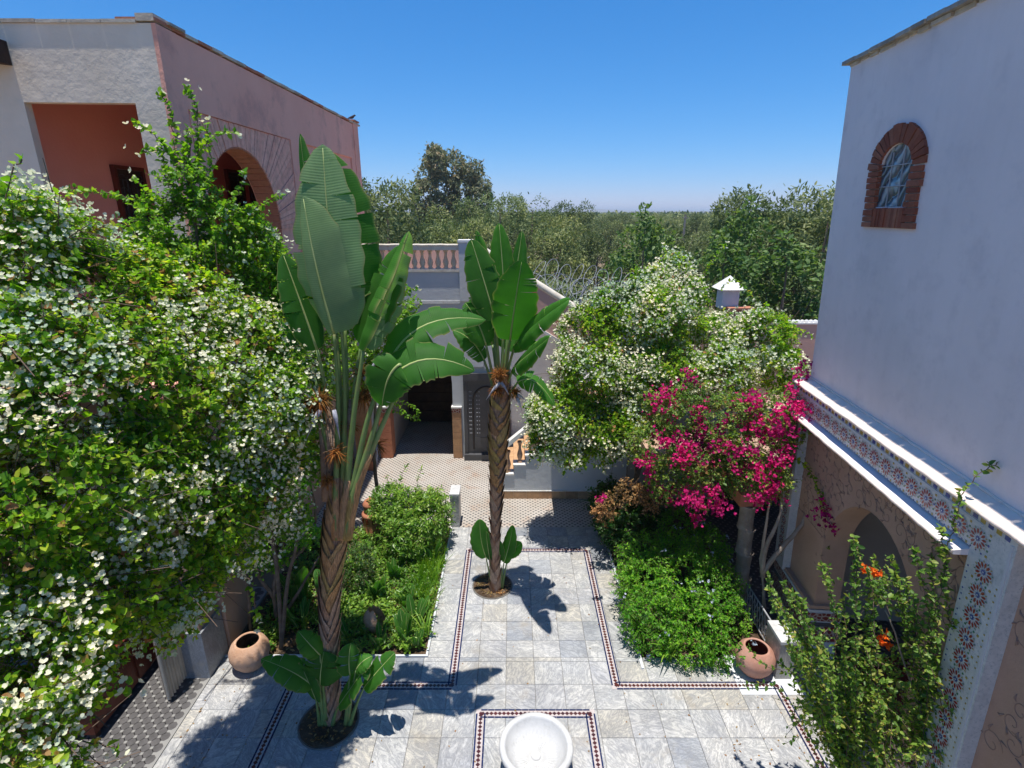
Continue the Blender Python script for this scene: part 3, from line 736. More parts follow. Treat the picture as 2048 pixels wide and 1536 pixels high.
def put_rosette(me, s, z, off):
    p = Vector(RW(s, z, off)); o = link('rosette', me, rb, p)
    up = (Vector(RW(s, z + 1, off)) - p).normalized(); nn_ = DS.cross(up)
    if nn_.dot(NN) < 0: nn_ = -nn_
    xx = up.cross(nn_); mt = Matrix((xx, up, nn_)).transposed()
    o.rotation_euler = (mt @ Matrix.Rotation(random.uniform(0, 6), 3, 'Z')).to_euler()
RM = rosette_mesh(.090)
RS = rosette_mesh(.075)
for k in range(17): put_rosette(RM, .10 + k * .2215, 3.715, .181)
for k in range(11): put_rosette(RM, 3.775, 3.48 - k * .222, .181)
for k in range(13): put_rosette(RS, .115, 3.3 - k * .175, .171)
# small inlay between the rosettes
tz = {'glaze_ochre': MB(), 'glaze_green': MB(), 'glaze_blue': MB()}
def tess(s, z, mt, e, off): tz[mt].fbox(RW, s - e, s + e, z - e, z + e, off - .012, off + .0035)
for k in range(17):
    s_ = .10 + k * .2215 + .1107
    for dz, mt, e in ((0, 'glaze_blue', .008), (.05, 'glaze_green', .008), (-.05, 'glaze_green', .008), (.095, 'glaze_ochre', .010), (-.10, 'glaze_ochre', .010)): tess(s_, 3.715 + dz, mt, e, .18)
    for q in (-.06, 0, .06): tess(.10 + k * .2215 + q, 3.608, 'glaze_blue', .006, .18)
for k in range(11):
    z_ = 3.48 - k * .222 - .111
    for dx, mt, e in ((0, 'glaze_blue', .008), (.05, 'glaze_green', .008), (-.05, 'glaze_green', .008), (.095, 'glaze_ochre', .010), (-.10, 'glaze_ochre', .010)): tess(3.775 + dx, z_, mt, e, .18)
    for q in (-.06, 0, .06): tess(3.61, z_ + q, 'glaze_blue', .006, .18); tess(3.925, z_ + q, 'glaze_ochre', .006, .18)
for k in range(13):
    z_ = 3.3 - k * .175 - .0875
    for dx, mt in ((0, 'glaze_blue'), (.06, 'glaze_ochre'), (-.06, 'glaze_green')): tess(.115 + dx, z_, mt, .007, .17)
for mt, b in tz.items(): b.build('tessera', M[mt], rb, kind='stuff')
# hood moulding inside the frame
hd = MB()
hd.hexa([RW(S0 - .1, 3.51, .06), RW(S0 - .1, 3.51, .30), RW(S1 + .0, 3.51, .30), RW(S1 + .0, 3.51, .06), RW(S0 - .1, 3.594, .06), RW(S0 - .1, 3.55, .305), RW(S1 + .0, 3.55, .305), RW(S1 + .0, 3.594, .06)])
hd.build('hood_moulding', M['bluegrey'], rb)
hl = MB(); hl.tube([RW(S0 - .1 + (S1 - S0 + .09) * k / 40, 3.535 + random.uniform(-.004, .004), .305) for k in range(41)], [.019 + random.uniform(-.003, .003) for _ in range(41)], 8)
hl.build('hood_lip', M['ledge'], rb, True)
# next bay, nearer the camera
mb = MB(); arch_wall(mb, RW, 4.0, 8.5, 0, 3.83, [(5.2, 0)] + arc(5.2, 7.2, 1.95, 3.0) + [(7.2, 0)], -.28, .06)
mb.build('arcade_wall', M['stucco'], rb)
# vine scrolls: thin dark tubes, their colour standing in for shade in cut lines
scr = MB(); tries = 0; done = []
while len(done) < 120 and tries < 9000:
    tries += 1; s_ = random.uniform(S0 + .05, S1 - .04) if len(done) < 84 else random.uniform(4.05, 6.0); z_ = random.uniform(1.15, 3.46)
    x = (s_ - (A0 + A1) / 2) / ((A1 - A0) / 2) if s_ < 3.7 else (s_ - 6.2) / 1.0
    zt = 1.95 + 1.05 * (max(0, 1 - x * x)) ** .62 if abs(x) < 1 else 0
    if z_ < zt + .09 or (s_ < A0 - .02 and z_ < 2.1 and s_ < 3.7): continue
    r = random.uniform(.07, .15)
    if any((s_ - a) ** 2 + (z_ - b) ** 2 < (.75 * (r + c)) ** 2 for a, b, c in done): continue
    done.append((s_, z_, r)); sg = random.choice((-1, 1)); a0 = random.uniform(0, 6.28); path = []
    for k in range(22):
        t = k / 21; rr = r * (.10 + .9 * t ** .8); path.append(RW(s_ + rr * math.cos(a0 + sg * t * 7.5), z_ + rr * math.sin(a0 + sg * t * 7.5), .061))
    scr.tube(path, [.0042 * (1 - .5 * abs(2 * k / 21 - 1)) for k in range(22)], 5)
    for q in range(3):
        a = a0 + sg * (4.5 + q * 1.1); c0 = (s_ + r * .85 * math.cos(a), z_ + r * .85 * math.sin(a)); e = (c0[0] + r * .7 * math.cos(a + .7 * sg), c0[1] + r * .7 * math.sin(a + .7 * sg))
        scr.tube([RW(c0[0], c0[1], .061), RW((c0[0] + e[0]) / 2 + .02 * math.cos(a + 1.57), (c0[1] + e[1]) / 2 + .02 * math.sin(a + 1.57), .062), RW(e[0], e[1], .061)], [.004, .011, .002], 5)
scr.build('carved_scrolls', M['carved'], rb, True, kind='stuff')
# room behind the arcade
rm = MB(); rm.fbox(RW, .0, 8.5, 0, 3.4, -3.4, -3.2); rm.fbox(RW, -.0, .2, 0, 3.4, -3.2, -.3); rm.build('room_wall', M['dark_room'], rb)
rm = MB(); rm.fbox(RW, 0, 8.5, 3.2, 3.4, -3.2, -.3); rm.build('room_ceiling', M['white'], rb)
ru = MB(); ru.box(4.9, 6.6, 4.2, 6.4, 0, .015)
tag(ru.build('rug', M['rug'], None, loc=(5.7, 5.3, 0)), 'dark red patterned rug on the tiled floor inside the right arch', 'rug')
sf = thing('divan', 'low red-brown divan against the wall inside the right arch', 'sofa', (6.9, 5.8, 0))
b = MB(); b.box(6.5, 7.4, 4.6, 7.0, .1, .42); b.build('seat', M['rug'], sf)
b = MB(); b.box(7.2, 7.42, 4.6, 7.0, .42, .85); b.build('backrest', M['wood_red'], sf)
for yy in (4.7, 6.9):
    b = MB(); b.box(6.55, 6.62, yy - .04, yy + .04, 0, .1); b.build('leg', M['wood_dark'], sf)

# rear gallery behind the magenta bougainvillea
rg_ = thing('rear_gallery', 'shaded flat-roofed gallery with terracotta beam behind the magenta bougainvillea', 'gallery', (5.5, 9.5, 0))
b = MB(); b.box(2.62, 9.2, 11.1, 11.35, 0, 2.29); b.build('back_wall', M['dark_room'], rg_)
b = MB(); b.box(2.3, 9.2, 8.05, 11.35, 2.30, 2.44); b.build('roof_slab', M['stucco'], rg_)
b = MB(); b.box(.84, 2.28, 9.15, 11.05, 2.34, 2.42); b.build('pergola_mat', M['bark_pale'], rg_)
b = MB(); b.box(2.9, 4.45, 7.9, 8.045, 2.14, 2.36); b.build('beam', M['terracotta'], rg_)
b = MB(); b.box(5.0, 6.3, 11.0, 11.098, 0, 2.1); dr = b.build('door', M['wood_red'], rg_)
b = MB(); b.box(4.5, 4.56, 10.2, 10.9, .35, .42); b.box(4.52, 5.6, 10.3, 10.9, .42, .47); 
tb = b.build('bench', M['wood_dark'], None, loc=(5.0, 10.5, .0)); tag(tb, 'dark wooden bench in the shade of the rear gallery', 'bench')
for x in (4.6, 5.5):
    for yy in (10.35, 10.82):
        l = MB(); l.box(x - .03, x + .03, yy - .03, yy + .03, 0, .40); l.build('leg', M['wood_dark'], tb)
# palm-trunk column
co = thing('trunk_column', 'ringed pale column carved like a palm trunk beside the right bed', 'column', (3.82, 7.55, 0))
def wob(prof): return prof
sg_z = [0, .55, 1.05, 1.5, 1.92]
for i, (z0, z1) in enumerate(zip(sg_z[:-1], sg_z[1:])):
    b = MB(); b.lathe([(.128, z0), (.118, z0 + .05), (.112, (z0 + z1) / 2), (.122, z1 - .05), (.140, z1 - .012), (.128, z1)], (3.82 - .03 * i, 7.55 + .0 * i, 0), 20)
    b.build('trunk_segment', M['bark_pale'], co, True)
b = MB(); b.box(3.55, 3.92, 7.45, 8.04, 1.922, 2.13); b.build('capital', M['terracotta'], co)

# ------------------------------------------------------------------ left wing
LX, LY0, LY1, LZ = -3.8, 6.56, 14.4, 8.22
def LWf(y, z, off=0.0): return (LX + off, y, z + (y - LY0) * .012)   # wall facing +x
lw = thing('pink_wing', 'mauve pink plastered wing with brick fan arch and grey end wall', 'building', (LX, 9, 0))
def NF(x, z, off=0.0): return (x, LY0 - off, z)
mb = MB(); arch_wall(mb, NF, -5.34, LX - .001, 4.2, 8.2, [(-5.339, 4.2), (-5.339, 7.45), (-4.12, 7.44), (-4.12, 4.2)], -.10, 0)
mb.fbox(NF, -9.5, -5.34, 4.2, 8.2, -.10, 0)
mb.build('end_wall', M['grey_plaster'], lw)
b = MB(); b.box(LX + .002, LX + .05, LY0 - .004, LY0 + .36, 4.2, 8.2); b.build('corner_pilaster', M['mauve'], lw)
yc, ar, zs = 8.12, 1.12, 6.0
ol = [(yc - ar, 4.2)] + [(yc - ar * math.cos(PI * k / 28), zs + 1.14 * math.sin(PI * k / 28)) for k in range(29)] + [(yc + ar, 4.2)]
mb = MB(); arch_wall(mb, LWf, LY0 + .36, 14.0, 4.2, LZ - .02, ol, -.30, 0)
mb.build('arch_wall', M['mauve'], lw)
b = MB(); b.fbox(LWf, 14.0, 14.4, 4.2, LZ + .04, -.3, .05); b.build('end_pilaster', M['mauve'], lw)
# proud plaster field above the fan panel and between panels
PY0, PY1, PZ = 6.98, 10.0, 7.44
b = MB(); b.fbox(LWf, LY0 + .36, 14.0, PZ, LZ - .02, 0, .035); b.build('frieze', M['mauve'], lw)
b = MB(); b.fbox(LWf, PY1, 10.45, 4.2, PZ, 0, .035); b.build('pier', M['mauve'], lw)
b = MB(); b.fbox(LWf, 13.7, 14.0, 4.2, PZ, 0, .035); b.build('pier', M['mauve'], lw)
# radial bricks of the fan
nb = 64
def fanpt(a, far):
    c, s = math.cos(a), math.sin(a)
    y0 = yc - ar * 1.005 * c; z0 = zs + 1.145 * s
    if not far: return y0, z0
    k = 1e9
    if c > 1e-6: k = min(k, (yc - PY0 - .01) / (ar * c))
    if c < -1e-6: k = min(k, (PY1 - .01 - yc) / (-ar * c))
    if s > 1e-6: k = min(k, (PZ - .01 - zs) / (1.145 * s))
    k = max(k, 1.01); return yc - ar * k * c, zs + 1.145 * k * s
for k in range(nb):
    a0, a1 = PI * (k + .04) / nb, PI * (k + .96) / nb
    (ya, za), (yb, zb), (yc_, zc_), (yd, zd) = fanpt(a0, 0), fanpt(a1, 0), fanpt(a1, 1), fanpt(a0, 1)
    d = .014 + random.uniform(0, .014); b = MB()
    b.hexa([LWf(ya, za, 0), LWf(ya, za, d), LWf(yb, zb, d), LWf(yb, zb, 0), LWf(yd, zd, 0), LWf(yd, zd, d), LWf(yc_, zc_, d), LWf(yc_, zc_, 0)])
    b.build('brick', M['fanbrick'], lw)
# intrados bricks
for k in range(30):
    a0, a1 = PI * (k + .06) / 30, PI * (k + .94) / 30; b = MB(); r0 = .985
    f_ = lambda a, r, off: LWf(yc - ar * r * math.cos(a), zs + 1.14 * r * math.sin(a), off)
    b.hexa([f_(a0, r0, -.28), f_(a0, r0, .012), f_(a1, r0, .012), f_(a1, r0, -.28), f_(a0, .999, -.28), f_(a0, .999, .012), f_(a1, .999, .012), f_(a1, .999, -.28)])
    b.build('brick', M['terracotta'], lw)
for k in range(14):
    z0 = 6.0 - .115 * (k + 1)
    for yy in (yc + ar - .016, yc - ar + .001):
        b = MB(); b.fbox(LWf, yy, yy + .015, z0 + .005, z0 + .11, -.28, .012); b.build('brick', M['terracotta'], lw)
# coping tiles
y = LY0 - .015
while y < 14.35:
    e = y + random.uniform(.25, .36); d = random.uniform(-.006, .006); b = MB()
    b.fbox(LWf, y + .003, e - .003, LZ + d, LZ + .035 + d, -.36, .055); b.build('coping_tile', M['terracotta' if random.random() < .35 else 'coping'], lw); y = e
x = -9.4
while x < LX:
    e = min(x + random.uniform(.3, .42), LX + .05); d = random.uniform(-.006, .006) + (.055 if x > -4.25 else 0); b = MB()
    b.fbox(NF, x + .003, e - .003, 8.2 + d * .3, 8.235 + d, -.32, .018); b.build('coping_tile', M['coping'], lw); x = e
b = MB(); b.fbox(LWf, LY0 + .2, LY0 + .5, LZ + .02, LZ + .045, -.3, .09); b.build('broken_tile', M['coping_dark'], lw)
b = MB(); b.fbox(LWf, 14.0, 14.42, LZ + .045, LZ + .08, -.3, .09); b.build('coping_tile', M['terracotta'], lw)
# gallery inside
BX = -5.55
b = MB(); b.box(BX - .25, BX, LY0 + .33, 14.4, 4.2, 8.0); b.build('back_wall', M['pink_inner'], lw)
b = MB(); b.box(BX, LX - .3, 14.1, 14.4, 4.2, 8.0); b.build('side_wall', M['pink_inner'], lw)
b = MB(); b.box(BX - .25, LX - .3, LY0 + .33, 14.4, 7.98, 8.1); b.build('roof', M['pink_inner'], lw)
b = MB(); b.box(-9.5, LX, LY0, 14.4, 4.0, 4.2); b.build('gallery_slab', M['mauve'], lw)
def grille_window(y0, y1, z0, z1):
    b = MB(); b.box(BX - .001, BX + .02, y0, y1, z0, z1)
    wn = b.build('window', M['wood_dark'], lw)
    for (ya, yb, za, zb) in ((y0 - .05, y0, z0 - .05, z1 + .05), (y1, y1 + .05, z0 - .05, z1 + .05), (y0, y1, z1, z1 + .05), (y0, y1, z0 - .05, z0)):
        f = MB(); f.box(BX - .001, BX + .06, ya, yb, za, zb); f.build('frame', M['wood_red'], wn)
    gr = MB(); n_ = 6
    for k in range(1, n_):
        yy = y0 + (y1 - y0) * k / n_; gr.tube([(BX + .05, yy, z0), (BX + .05, yy, z1 - .12)], .008, 5)
    for zz in (z0 + .1, (z0 + z1) / 2, z1 - .14): gr.tube([(BX + .05, y0, zz), (BX + .05, y1, zz)], .007, 5)
    for k in range(3):
        yy = y0 + (y1 - y0) * (k + .5) / 3; R_ = (y1 - y0) / 6
        gr.tube([(BX + .05, yy + R_ * math.cos(t), z1 - .14 + R_ * abs(math.sin(t)) * .8) for t in np.linspace(0, PI, 9)], .006, 5)
        for zz in np.linspace(z0 + .2, z1 - .3, 4):
            gr.tube([(BX + .05, yy + R_ * .7 * math.cos(t), zz + R_ * .7 * math.sin(t)) for t in np.linspace(0, 5.2, 12)], .005, 5)
    gr.build('grille', M['iron'], wn)
grille_window(8.05, 8.6, 5.6, 6.88)
grille_window(11.2, 11.75, 5.2, 7.05)
grille_window(12.15, 12.75, 5.2, 7.05)
# ground floor below the wing
mb = MB(); arch_wall(mb, lambda y, z, o=0: (-4.25 + o, y, z), 6.6, 14.4, 0, 4.0, [(7.3, 0)] + [(8.4 - 1.1 * math.cos(PI * k / 14), 2.0 + 1.0 * math.sin(PI * k / 14)) for k in range(15)] + [(9.5, 0)], -.3, 0)
mb.build('lower_wall', M['stucco'], lw)
b = MB(); b.box(-8.5, -6.9, 7.9, 14.2, 0, 3.9); b.box(-6.9, -4.56, 13.9, 14.2, 0, 3.9); b.build('lower_room_wall', M['dark_room'], lw)
# wooden roof beam end at the far left
b = MB(); b.hexa([(-5.9, 6.2, 7.86), (-5.36, 6.2, 7.80), (-5.36, 6.555, 7.80), (-5.9, 6.555, 7.86), (-5.9, 6.2, 8.08), (-5.36, 6.2, 8.03), (-5.36, 6.555, 8.03), (-5.9, 6.555, 8.08)])
b.build('beam_end', M['wood_dark'], lw)

# ------------------------------------------------------------------ left gallery under the white bougainvillea
lg_ = thing('left_gallery', 'dim gallery with pink piers and terrace roof under the white bougainvillea', 'gallery', (-4.6, 5, 0))
b = MB(); b.box(-8.8, -5.7, 1.0, 6.55, 3.35, 3.6); b.box(-5.7, -4.35, 6.0, 6.55, 3.35, 3.6); b.build('terrace_slab', M['stucco'], lg_)
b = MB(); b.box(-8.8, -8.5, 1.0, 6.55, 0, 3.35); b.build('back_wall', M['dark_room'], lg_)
for yy in (6.3,):
    b = MB(); b.box(-4.72, -4.32, yy - .22, yy + .22, .78, 3.35); pr_ = b.build('pier', M['stucco'], lg_)
    b = MB(); b.box(-4.73, -4.31, yy - .23, yy + .23, 1.5, 1.62); b.build('tile_band', M['dado'], pr_)
    b = MB(); b.box(-4.76, -4.28, yy - .26, yy + .26, 0, .775); b.build('plinth', M['marble'], pr_)
cu = MB(); nC = 28; yA, yB = 5.62, 6.02
V = []
for k in range(nC + 1):
    t = k / nC; yy = yA + (yB - yA) * t; xx = -4.62 + .045 * math.sin(k * 1.6)
    V += [(xx, yy, .06), (xx * .999 + .01 * math.sin(k * 2.3), yy, 3.2)]
cu.add(V, [(2 * k, 2 * k + 2, 2 * k + 3, 2 * k + 1) for k in range(nC)])
tag(cu.build('curtain', M['curtain'], None, True, loc=(-4.62, 5.8, 0)), 'cream striped curtain hanging beside the left marble-footed pier', 'curtain')
cu = MB(); V = []
for k in range(nC + 1):
    t = k / nC; yy = 9.5 - .55 * t; xx = -4.2 + .05 * math.sin(k * 1.7)
    V += [(xx, yy, .1), (xx, yy, 2.9)]
cu.add(V, [(2 * k, 2 * k + 2, 2 * k + 3, 2 * k + 1) for k in range(nC)])
tag(cu.build('curtain', M['curtain'], None, True, loc=(-4.2, 9.2, 0)), 'cream curtain in the doorway behind the larger banana-like palm', 'curtain')
ch = thing('chest', 'dark red-brown wooden cabinet in the left gallery', 'cabinet', (-5.6, 5.9, 0))
b = MB(); b.box(-6.0, -5.2, 5.1, 6.7, .08, .82); b.build('body', M['wood_red'], ch)
b = MB(); b.box(-6.04, -5.16, 5.06, 6.74, .82, .87); b.build('top', M['wood_red'], ch)
for yy in (5.15, 5.93):
    b = MB(); b.box(-5.199, -5.18, yy, yy + .72, .14, .78); d_ = b.build('door', M['wood_red'], ch)
    b = MB(); b.lathe([(.02, 0), (.02, .02), (0, .03)], (-5.17, yy + .36, .5), 8); b.build('knob', M['iron'], d_)
for xx in (-5.95, -5.25):
    for yy in (5.15, 6.65):
        b = MB(); b.box(xx - .04, xx + .04, yy - .04, yy + .04, 0, .08); b.build('foot', M['wood_dark'], ch)

# ------------------------------------------------------------------ centre building, stairs, balustrade
CY = 13.3
cb = thing('archway_building', 'pale grey building with arched passage and dark studded door', 'building', (-1.2, CY, 0))
def CF(x, z, off=0.0): return (x, CY - off, z)
px0, px1 = -3.22, -1.55; pc = (px0 + px1) / 2; phw = (px1 - px0) / 2
ol = [(px0, 0)] + [(pc - phw * math.cos(PI * k / 20), 2.1 + 1.0 * math.sin(PI * k / 20)) for k in range(21)] + [(px1, 0)]
mb = MB(); arch_wall(mb, CF, -4.3, -.75, 0, 4.22, ol, -.35, 0)
mb.build('front_wall', M['greywhite'], cb)
# wall that carries the upper flight, sloped on top
mb = MB()
def slab_poly(mb, fn, pts, w0, w1, mi=0):
    n_ = len(pts); V = [fn(x, z, w0) for x, z in pts] + [fn(x, z, w1) for x, z in pts]
    mb.add(V, [tuple(range(n_, 2 * n_)), tuple(range(n_ - 1, -1, -1))] + [(k, (k + 1) % n_, n_ + (k + 1) % n_, n_ + k) for k in range(n_)], mi)
slab_poly(mb, CF, [(-.749, 0), (2.6, 0), (2.6, 2.35), (2.0, 2.7), (-.5, 4.32), (-.749, 4.32)], -.35, 0)
mb.build('stair_wall', M['greywhite'], cb)
b = MB(); b.box(-1.27, -.72, CY - .06, CY - .001, 2.55, 4.9); b.build('pilaster', M['greywhite'], cb)
b = MB(); b.fbox(CF, -4.3, -1.28, 4.16, 4.235, 0, .03); b.build('string_course', M['white'], cb)
b = MB(); b.box(-4.3, -.96, CY + .35, 17, 4.0, 4.2); b.build('terrace', M['rosewall'], cb)
b = MB(); b.box(-4.3, -.9, 15.8, 16.0, 4.2, 5.35); b.box(-4.3, -4.1, CY + .4, 15.8, 4.2, 5.3); b.build('parapet', M['balus'], cb)
b = MB(); b.box(-4.35, -.85, 15.75, 16.05, 5.35, 5.42); b.build('parapet_coping', M['cream'], cb)
# passage behind the arch
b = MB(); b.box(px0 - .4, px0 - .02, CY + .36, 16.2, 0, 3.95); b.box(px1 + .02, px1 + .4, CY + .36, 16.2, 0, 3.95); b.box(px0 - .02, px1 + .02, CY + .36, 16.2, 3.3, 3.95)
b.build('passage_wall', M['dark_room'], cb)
b = MB(); b.box(px0 - .02, px1 + .02, 15.9, 16.1, 0, 3.3); gt = b.build('passage_door', M['wood_dark'], cb)
for k in range(10):
    b = MB(); b.box(px0, px1, 15.86, 15.9, .12 + k * .30, .12 + k * .30 + .27); b.build('plank', M['wood_dark'], gt)
for xx0, xx1, mt in ((px1 - .02, px1 + .22, 'tan_tile'), (px0 - .30, px0 + .02, 'terracotta')):
    for k in range(7):
        b = MB(); b.box(xx0, xx1, CY - .06, CY + .34, .01 + k * .185, .01 + k * .185 + .18); b.build('jamb_tile', M[mt], cb)
    b = MB(); b.box(xx0 - .005, xx1 + .005, CY - .065, CY + .34, 1.31, 1.43); b.build('jamb_band', M['dado'], cb)
    b = MB(); b.box(xx0 - .015, xx1 + .015, CY - .08, CY + .34, 1.432, 1.47); b.build('jamb_cap', M['white'], cb)
# studded door
dx0, dx1 = -1.22, -.08
b = MB(); b.box(dx0, dx1, CY - .10, CY - .002, .0, 2.34); dor = b.build('door', M['door_grey'], cb)
for (a0, a1, z0, z1, d) in ((dx0 - .03, dx0 + .06, .15, 2.34, .14), (dx1 - .06, dx1 + .03, .15, 2.34, .14), (dx0 - .03, dx1 + .03, 2.2, 2.4, .16), (dx0 - .05, dx1 + .05, 0, .17, .22)):
    f = MB(); f.box(a0, a1, CY - d, CY - .10, z0, z1); f.build('frame', M['door_grey'], dor)
am = MB(); cxd = (dx0 + dx1) / 2
path = [(cxd - .36, CY - .115, .3)] + [(cxd - .36 * math.cos(PI * k / 14), CY - .115, 1.62 + .42 * math.sin(PI * k / 14)) for k in range(15)] + [(cxd + .36, CY - .115, .3)]
am.tube(path, .022, 6); am.build('arch_moulding', M['iron'], dor)
lf = MB(); lf.box(cxd - .01, cxd + .01, CY - .118, CY - .10, .3, 2.0); lf.box(cxd - .34, cxd - .02, CY - .112, CY - .10, .34, .62); lf.box(cxd + .02, cxd + .34, CY - .112, CY - .10, .34, .62); lf.build('door_panel', M['door_grey'], dor)
stm = MB(); stm.lathe([(.016, 0), (.013, .010), (0, .014)], (0, 0, 0), 7)
sme = bpy.data.meshes.new('stud'); sme.from_pydata(stm.v, [], stm.f); sme.materials.append(M['wire'])
for xx in (-.45, -.41, -.26, -.20, .20, .26, .41, .45):
    for k in range(11):
        z = .75 + k * .115
        if abs(xx) > .4 and z > 1.95: continue
        o = link('stud', sme, dor, (cxd + xx, CY - .10, z)); o.rotation_euler = (PI / 2, 0, 0)

# roof balustrade
def baluster_mesh(hh, r, mt, name='baluster'):
    b = MB(); P = [(1.0, 0), (1.0, .08), (.62, .12), (.9, .2), (1.15, .34), (1.0, .45), (.6, .62), (.5, .76), (.7, .84), (.62, .88), (1.0, .92), (1.0, 1.0)]
    b.lathe([(r * a, hh * z) for a, z in P], (0, 0, 0), 12)
    me = bpy.data.meshes.new(name); me.from_pydata(b.v, [], b.f); me.materials.append(mt); me.polygons.foreach_set('use_smooth', [True] * len(b.f)); me.update(); return me
bl = thing('roof_balustrade', 'pink turned balustrade with white rail on the terrace edge', 'balustrade', (-2.4, CY, 4.95))
bl_me = baluster_mesh(.46, .062, M['balus'])
b = MB(); b.box(-4.1, -1.27, CY - .02, CY + .28, 4.235, 4.93); b.build('upstand', M['greywhite'], bl)
b = MB(); b.box(-4.1, -1.27, CY - .05, CY + .30, 4.932, 4.985); b.build('base_rail', M['cream'], bl)
for k in range(14): link('baluster', bl_me, bl, (-1.42 - k * .19, CY + .12, 4.985))
b = MB()
for k in range(12):
    x0, x1 = -4.1 + 2.83 * k / 12, -4.1 + 2.83 * (k + 1) / 12
    b.box(x0, x1, CY - .06, CY + .30, 5.445, 5.57)
b.build('hand_rail', M['cream'], bl)
b = MB(); b.tube([(-4.1 + 2.83 * k / 20, CY - .05, 5.56 + random.uniform(-.005, .005)) for k in range(21)], .03, 8); b.build('rail_nosing', M['cream'], bl, True)
b = MB(); b.box(-1.27, -.98, CY - .10, CY + .25, 4.23, 5.62); b.build('post', M['greywhite'], bl)
b = MB(); b.box(-1.29, -.96, CY - .12, CY + .27, 5.622, 5.68); b.build('post_cap', M['white'], bl)
# upper flight parapet, going down to the right
us = thing('stair_parapet', 'rose parapet with white sloping coping along the upper stair', 'parapet', (.7, 12.9, 4))
def UF(x, z, off=0.0): return (x, 12.75 - off, z)
L0, L1 = (-.95, 5.62), (2.0, 3.80)
b = MB(); slab_poly(b, UF, [(L0[0], L0[1] - .95), (L1[0], L1[1] - .95), (L1[0], L1[1]), (L0[0], L0[1])], -.18, 0); b.build('panel', M['rosewall'], us)
for k in range(5):
    t = (k + .5) / 5; x = L0[0] + (L1[0] - L0[0]) * t; z = L0[1] + (L1[1] - L0[1]) * t
    b = MB(); slab_poly(b, UF, [(x - .05, z - .66), (x + .05, z - .72), (x + .05, z - .16), (x - .05, z - .10)], 0, .035); b.build('pilaster_strip', M['terracotta'], us)
b = MB(); b.tube([(L0[0] + (L1[0] - L0[0]) * t, 12.82, L0[1] + .02 + (L1[1] - L0[1]) * t) for t in np.linspace(0, 1.03, 12)], .095, 10); b.build('coping', M['cream'], us, True)
b = MB(); slab_poly(b, UF, [(L0[0], L0[1] - 1.02), (L1[0], L1[1] - 1.02), (L1[0], L1[1] - .95), (L0[0], L0[1] - .95)], -.2, .05); b.build('string', M['white'], us)
b = MB(); slab_poly(b, UF, [(-.02, 0), (2.55, 0), (2.55, 2.4), (2.0, L1[1] - 1.02), (-.70, L0[1] - 1.02 - .154), (-.70, 2.5), (-.02, 2.5)], -.545, -.49); b.build('carrying_wall', M['greywhite'], us)
# lower flight
ls = thing('staircase', 'white stepped staircase with tan tile skirting and turned balusters', 'staircase', (1.2, 11.6, 0))
SY = 11.1
rise, tread, x0s, nst = .235, .265, -.22, 8
pts = [(x0s, 0), (2.6, 0), (2.6, .60 + rise * (nst - 1))]
top = []
for k in range(nst):
    top += [(x0s + k * tread, .60 + k * rise), (x0s + (k + 1) * tread, .60 + k * rise)]
top[-1] = (2.6, top[-1][1]); pts = [(x0s, 0), (2.6, 0)] + top[::-1]
b = MB(); slab_poly(b, lambda x, z, o=0: (x, SY - o, z), pts, -.22, 0); b.build('side_wall', M['greywhite'], ls)
bm2 = baluster_mesh(.52, .055, M['stucco'])
for k in range(nst):
    xa = x0s + k * tread; zt = .60 + k * rise
    b = MB(); b.box(xa - .02, (xa + tread + .005) if k < nst - 1 else 2.61, SY - .025, SY + .24, zt + .001, zt + .035); b.build('stringer_cap', M['white'], ls)
    b = MB(); b.box(xa, xa + tread if k < nst - 1 else 2.6, SY + .225, CY - .4, 0 if k else .0, zt - .12); b.build('step', M['tan_tile'], ls)
    if k: 
        b = MB(); b.box(xa - .012, xa - .001, SY + .23, CY - .4, zt - rise - .12, zt - .122); b.build('riser_tile', M['tan_tile'], ls)
    link('baluster', bm2, ls, (xa + tread * .5, SY + .11, zt + .035))
b = MB(); hr = [(x0s - .02 + t * (nst * tread + .1), SY + .11, 1.20 + t * (nst * rise + .09)) for t in np.linspace(0, 1, 10)]
for p_, q_ in zip(hr[:-1], hr[1:]):
    b.hexa([(p_[0], SY + .02, p_[2] - .06), (q_[0], SY + .02, q_[2] - .06), (q_[0], SY + .20, q_[2] - .06), (p_[0], SY + .20, p_[2] - .06), (p_[0], SY + .02, p_[2] + .06), (q_[0], SY + .02, q_[2] + .06), (q_[0], SY + .20, q_[2] + .06), (p_[0], SY + .20, p_[2] + .06)])
b.build('hand_rail', M['white'], ls)
b = MB(); b.box(x0s - .03, x0s + .13, SY + .03, SY + .19, .636, 1.16); b.build('newel', M['tan_tile'], ls)
xk = x0s - .05
while xk < 2.6:
    b = MB(); b.box(xk + .002, min(xk + .30, 2.62) - .002, SY - .018, SY - .001, .0, .19); b.build('skirting_tile', M['tan_tile'], ls); xk += .30
b = MB(); b.box(x0s - .05, 2.62, SY - .022, SY - .002, .191, .205); b.build('skirting_cap', M['white'], ls)
b = MB(); b.box(1.95, 2.5, SY - .006, SY - .001, .26, .36); b.build('vent_slot', M['iron'], ls)
# tan pillar by the passage, left
tp = thing('tan_pillar', 'tan plastered pillar left of the arched passage', 'pillar', (-3.75, 12.9, 0))
b = MB(); b.box(-3.95, -3.6, 12.55, 12.9, .25, 2.4); b.build('shaft', M['tan_tile'], tp)
b = MB(); b.box(-4.0, -3.55, 12.5, 12.95, 0, .25); b.build('base', M['terracotta'], tp)

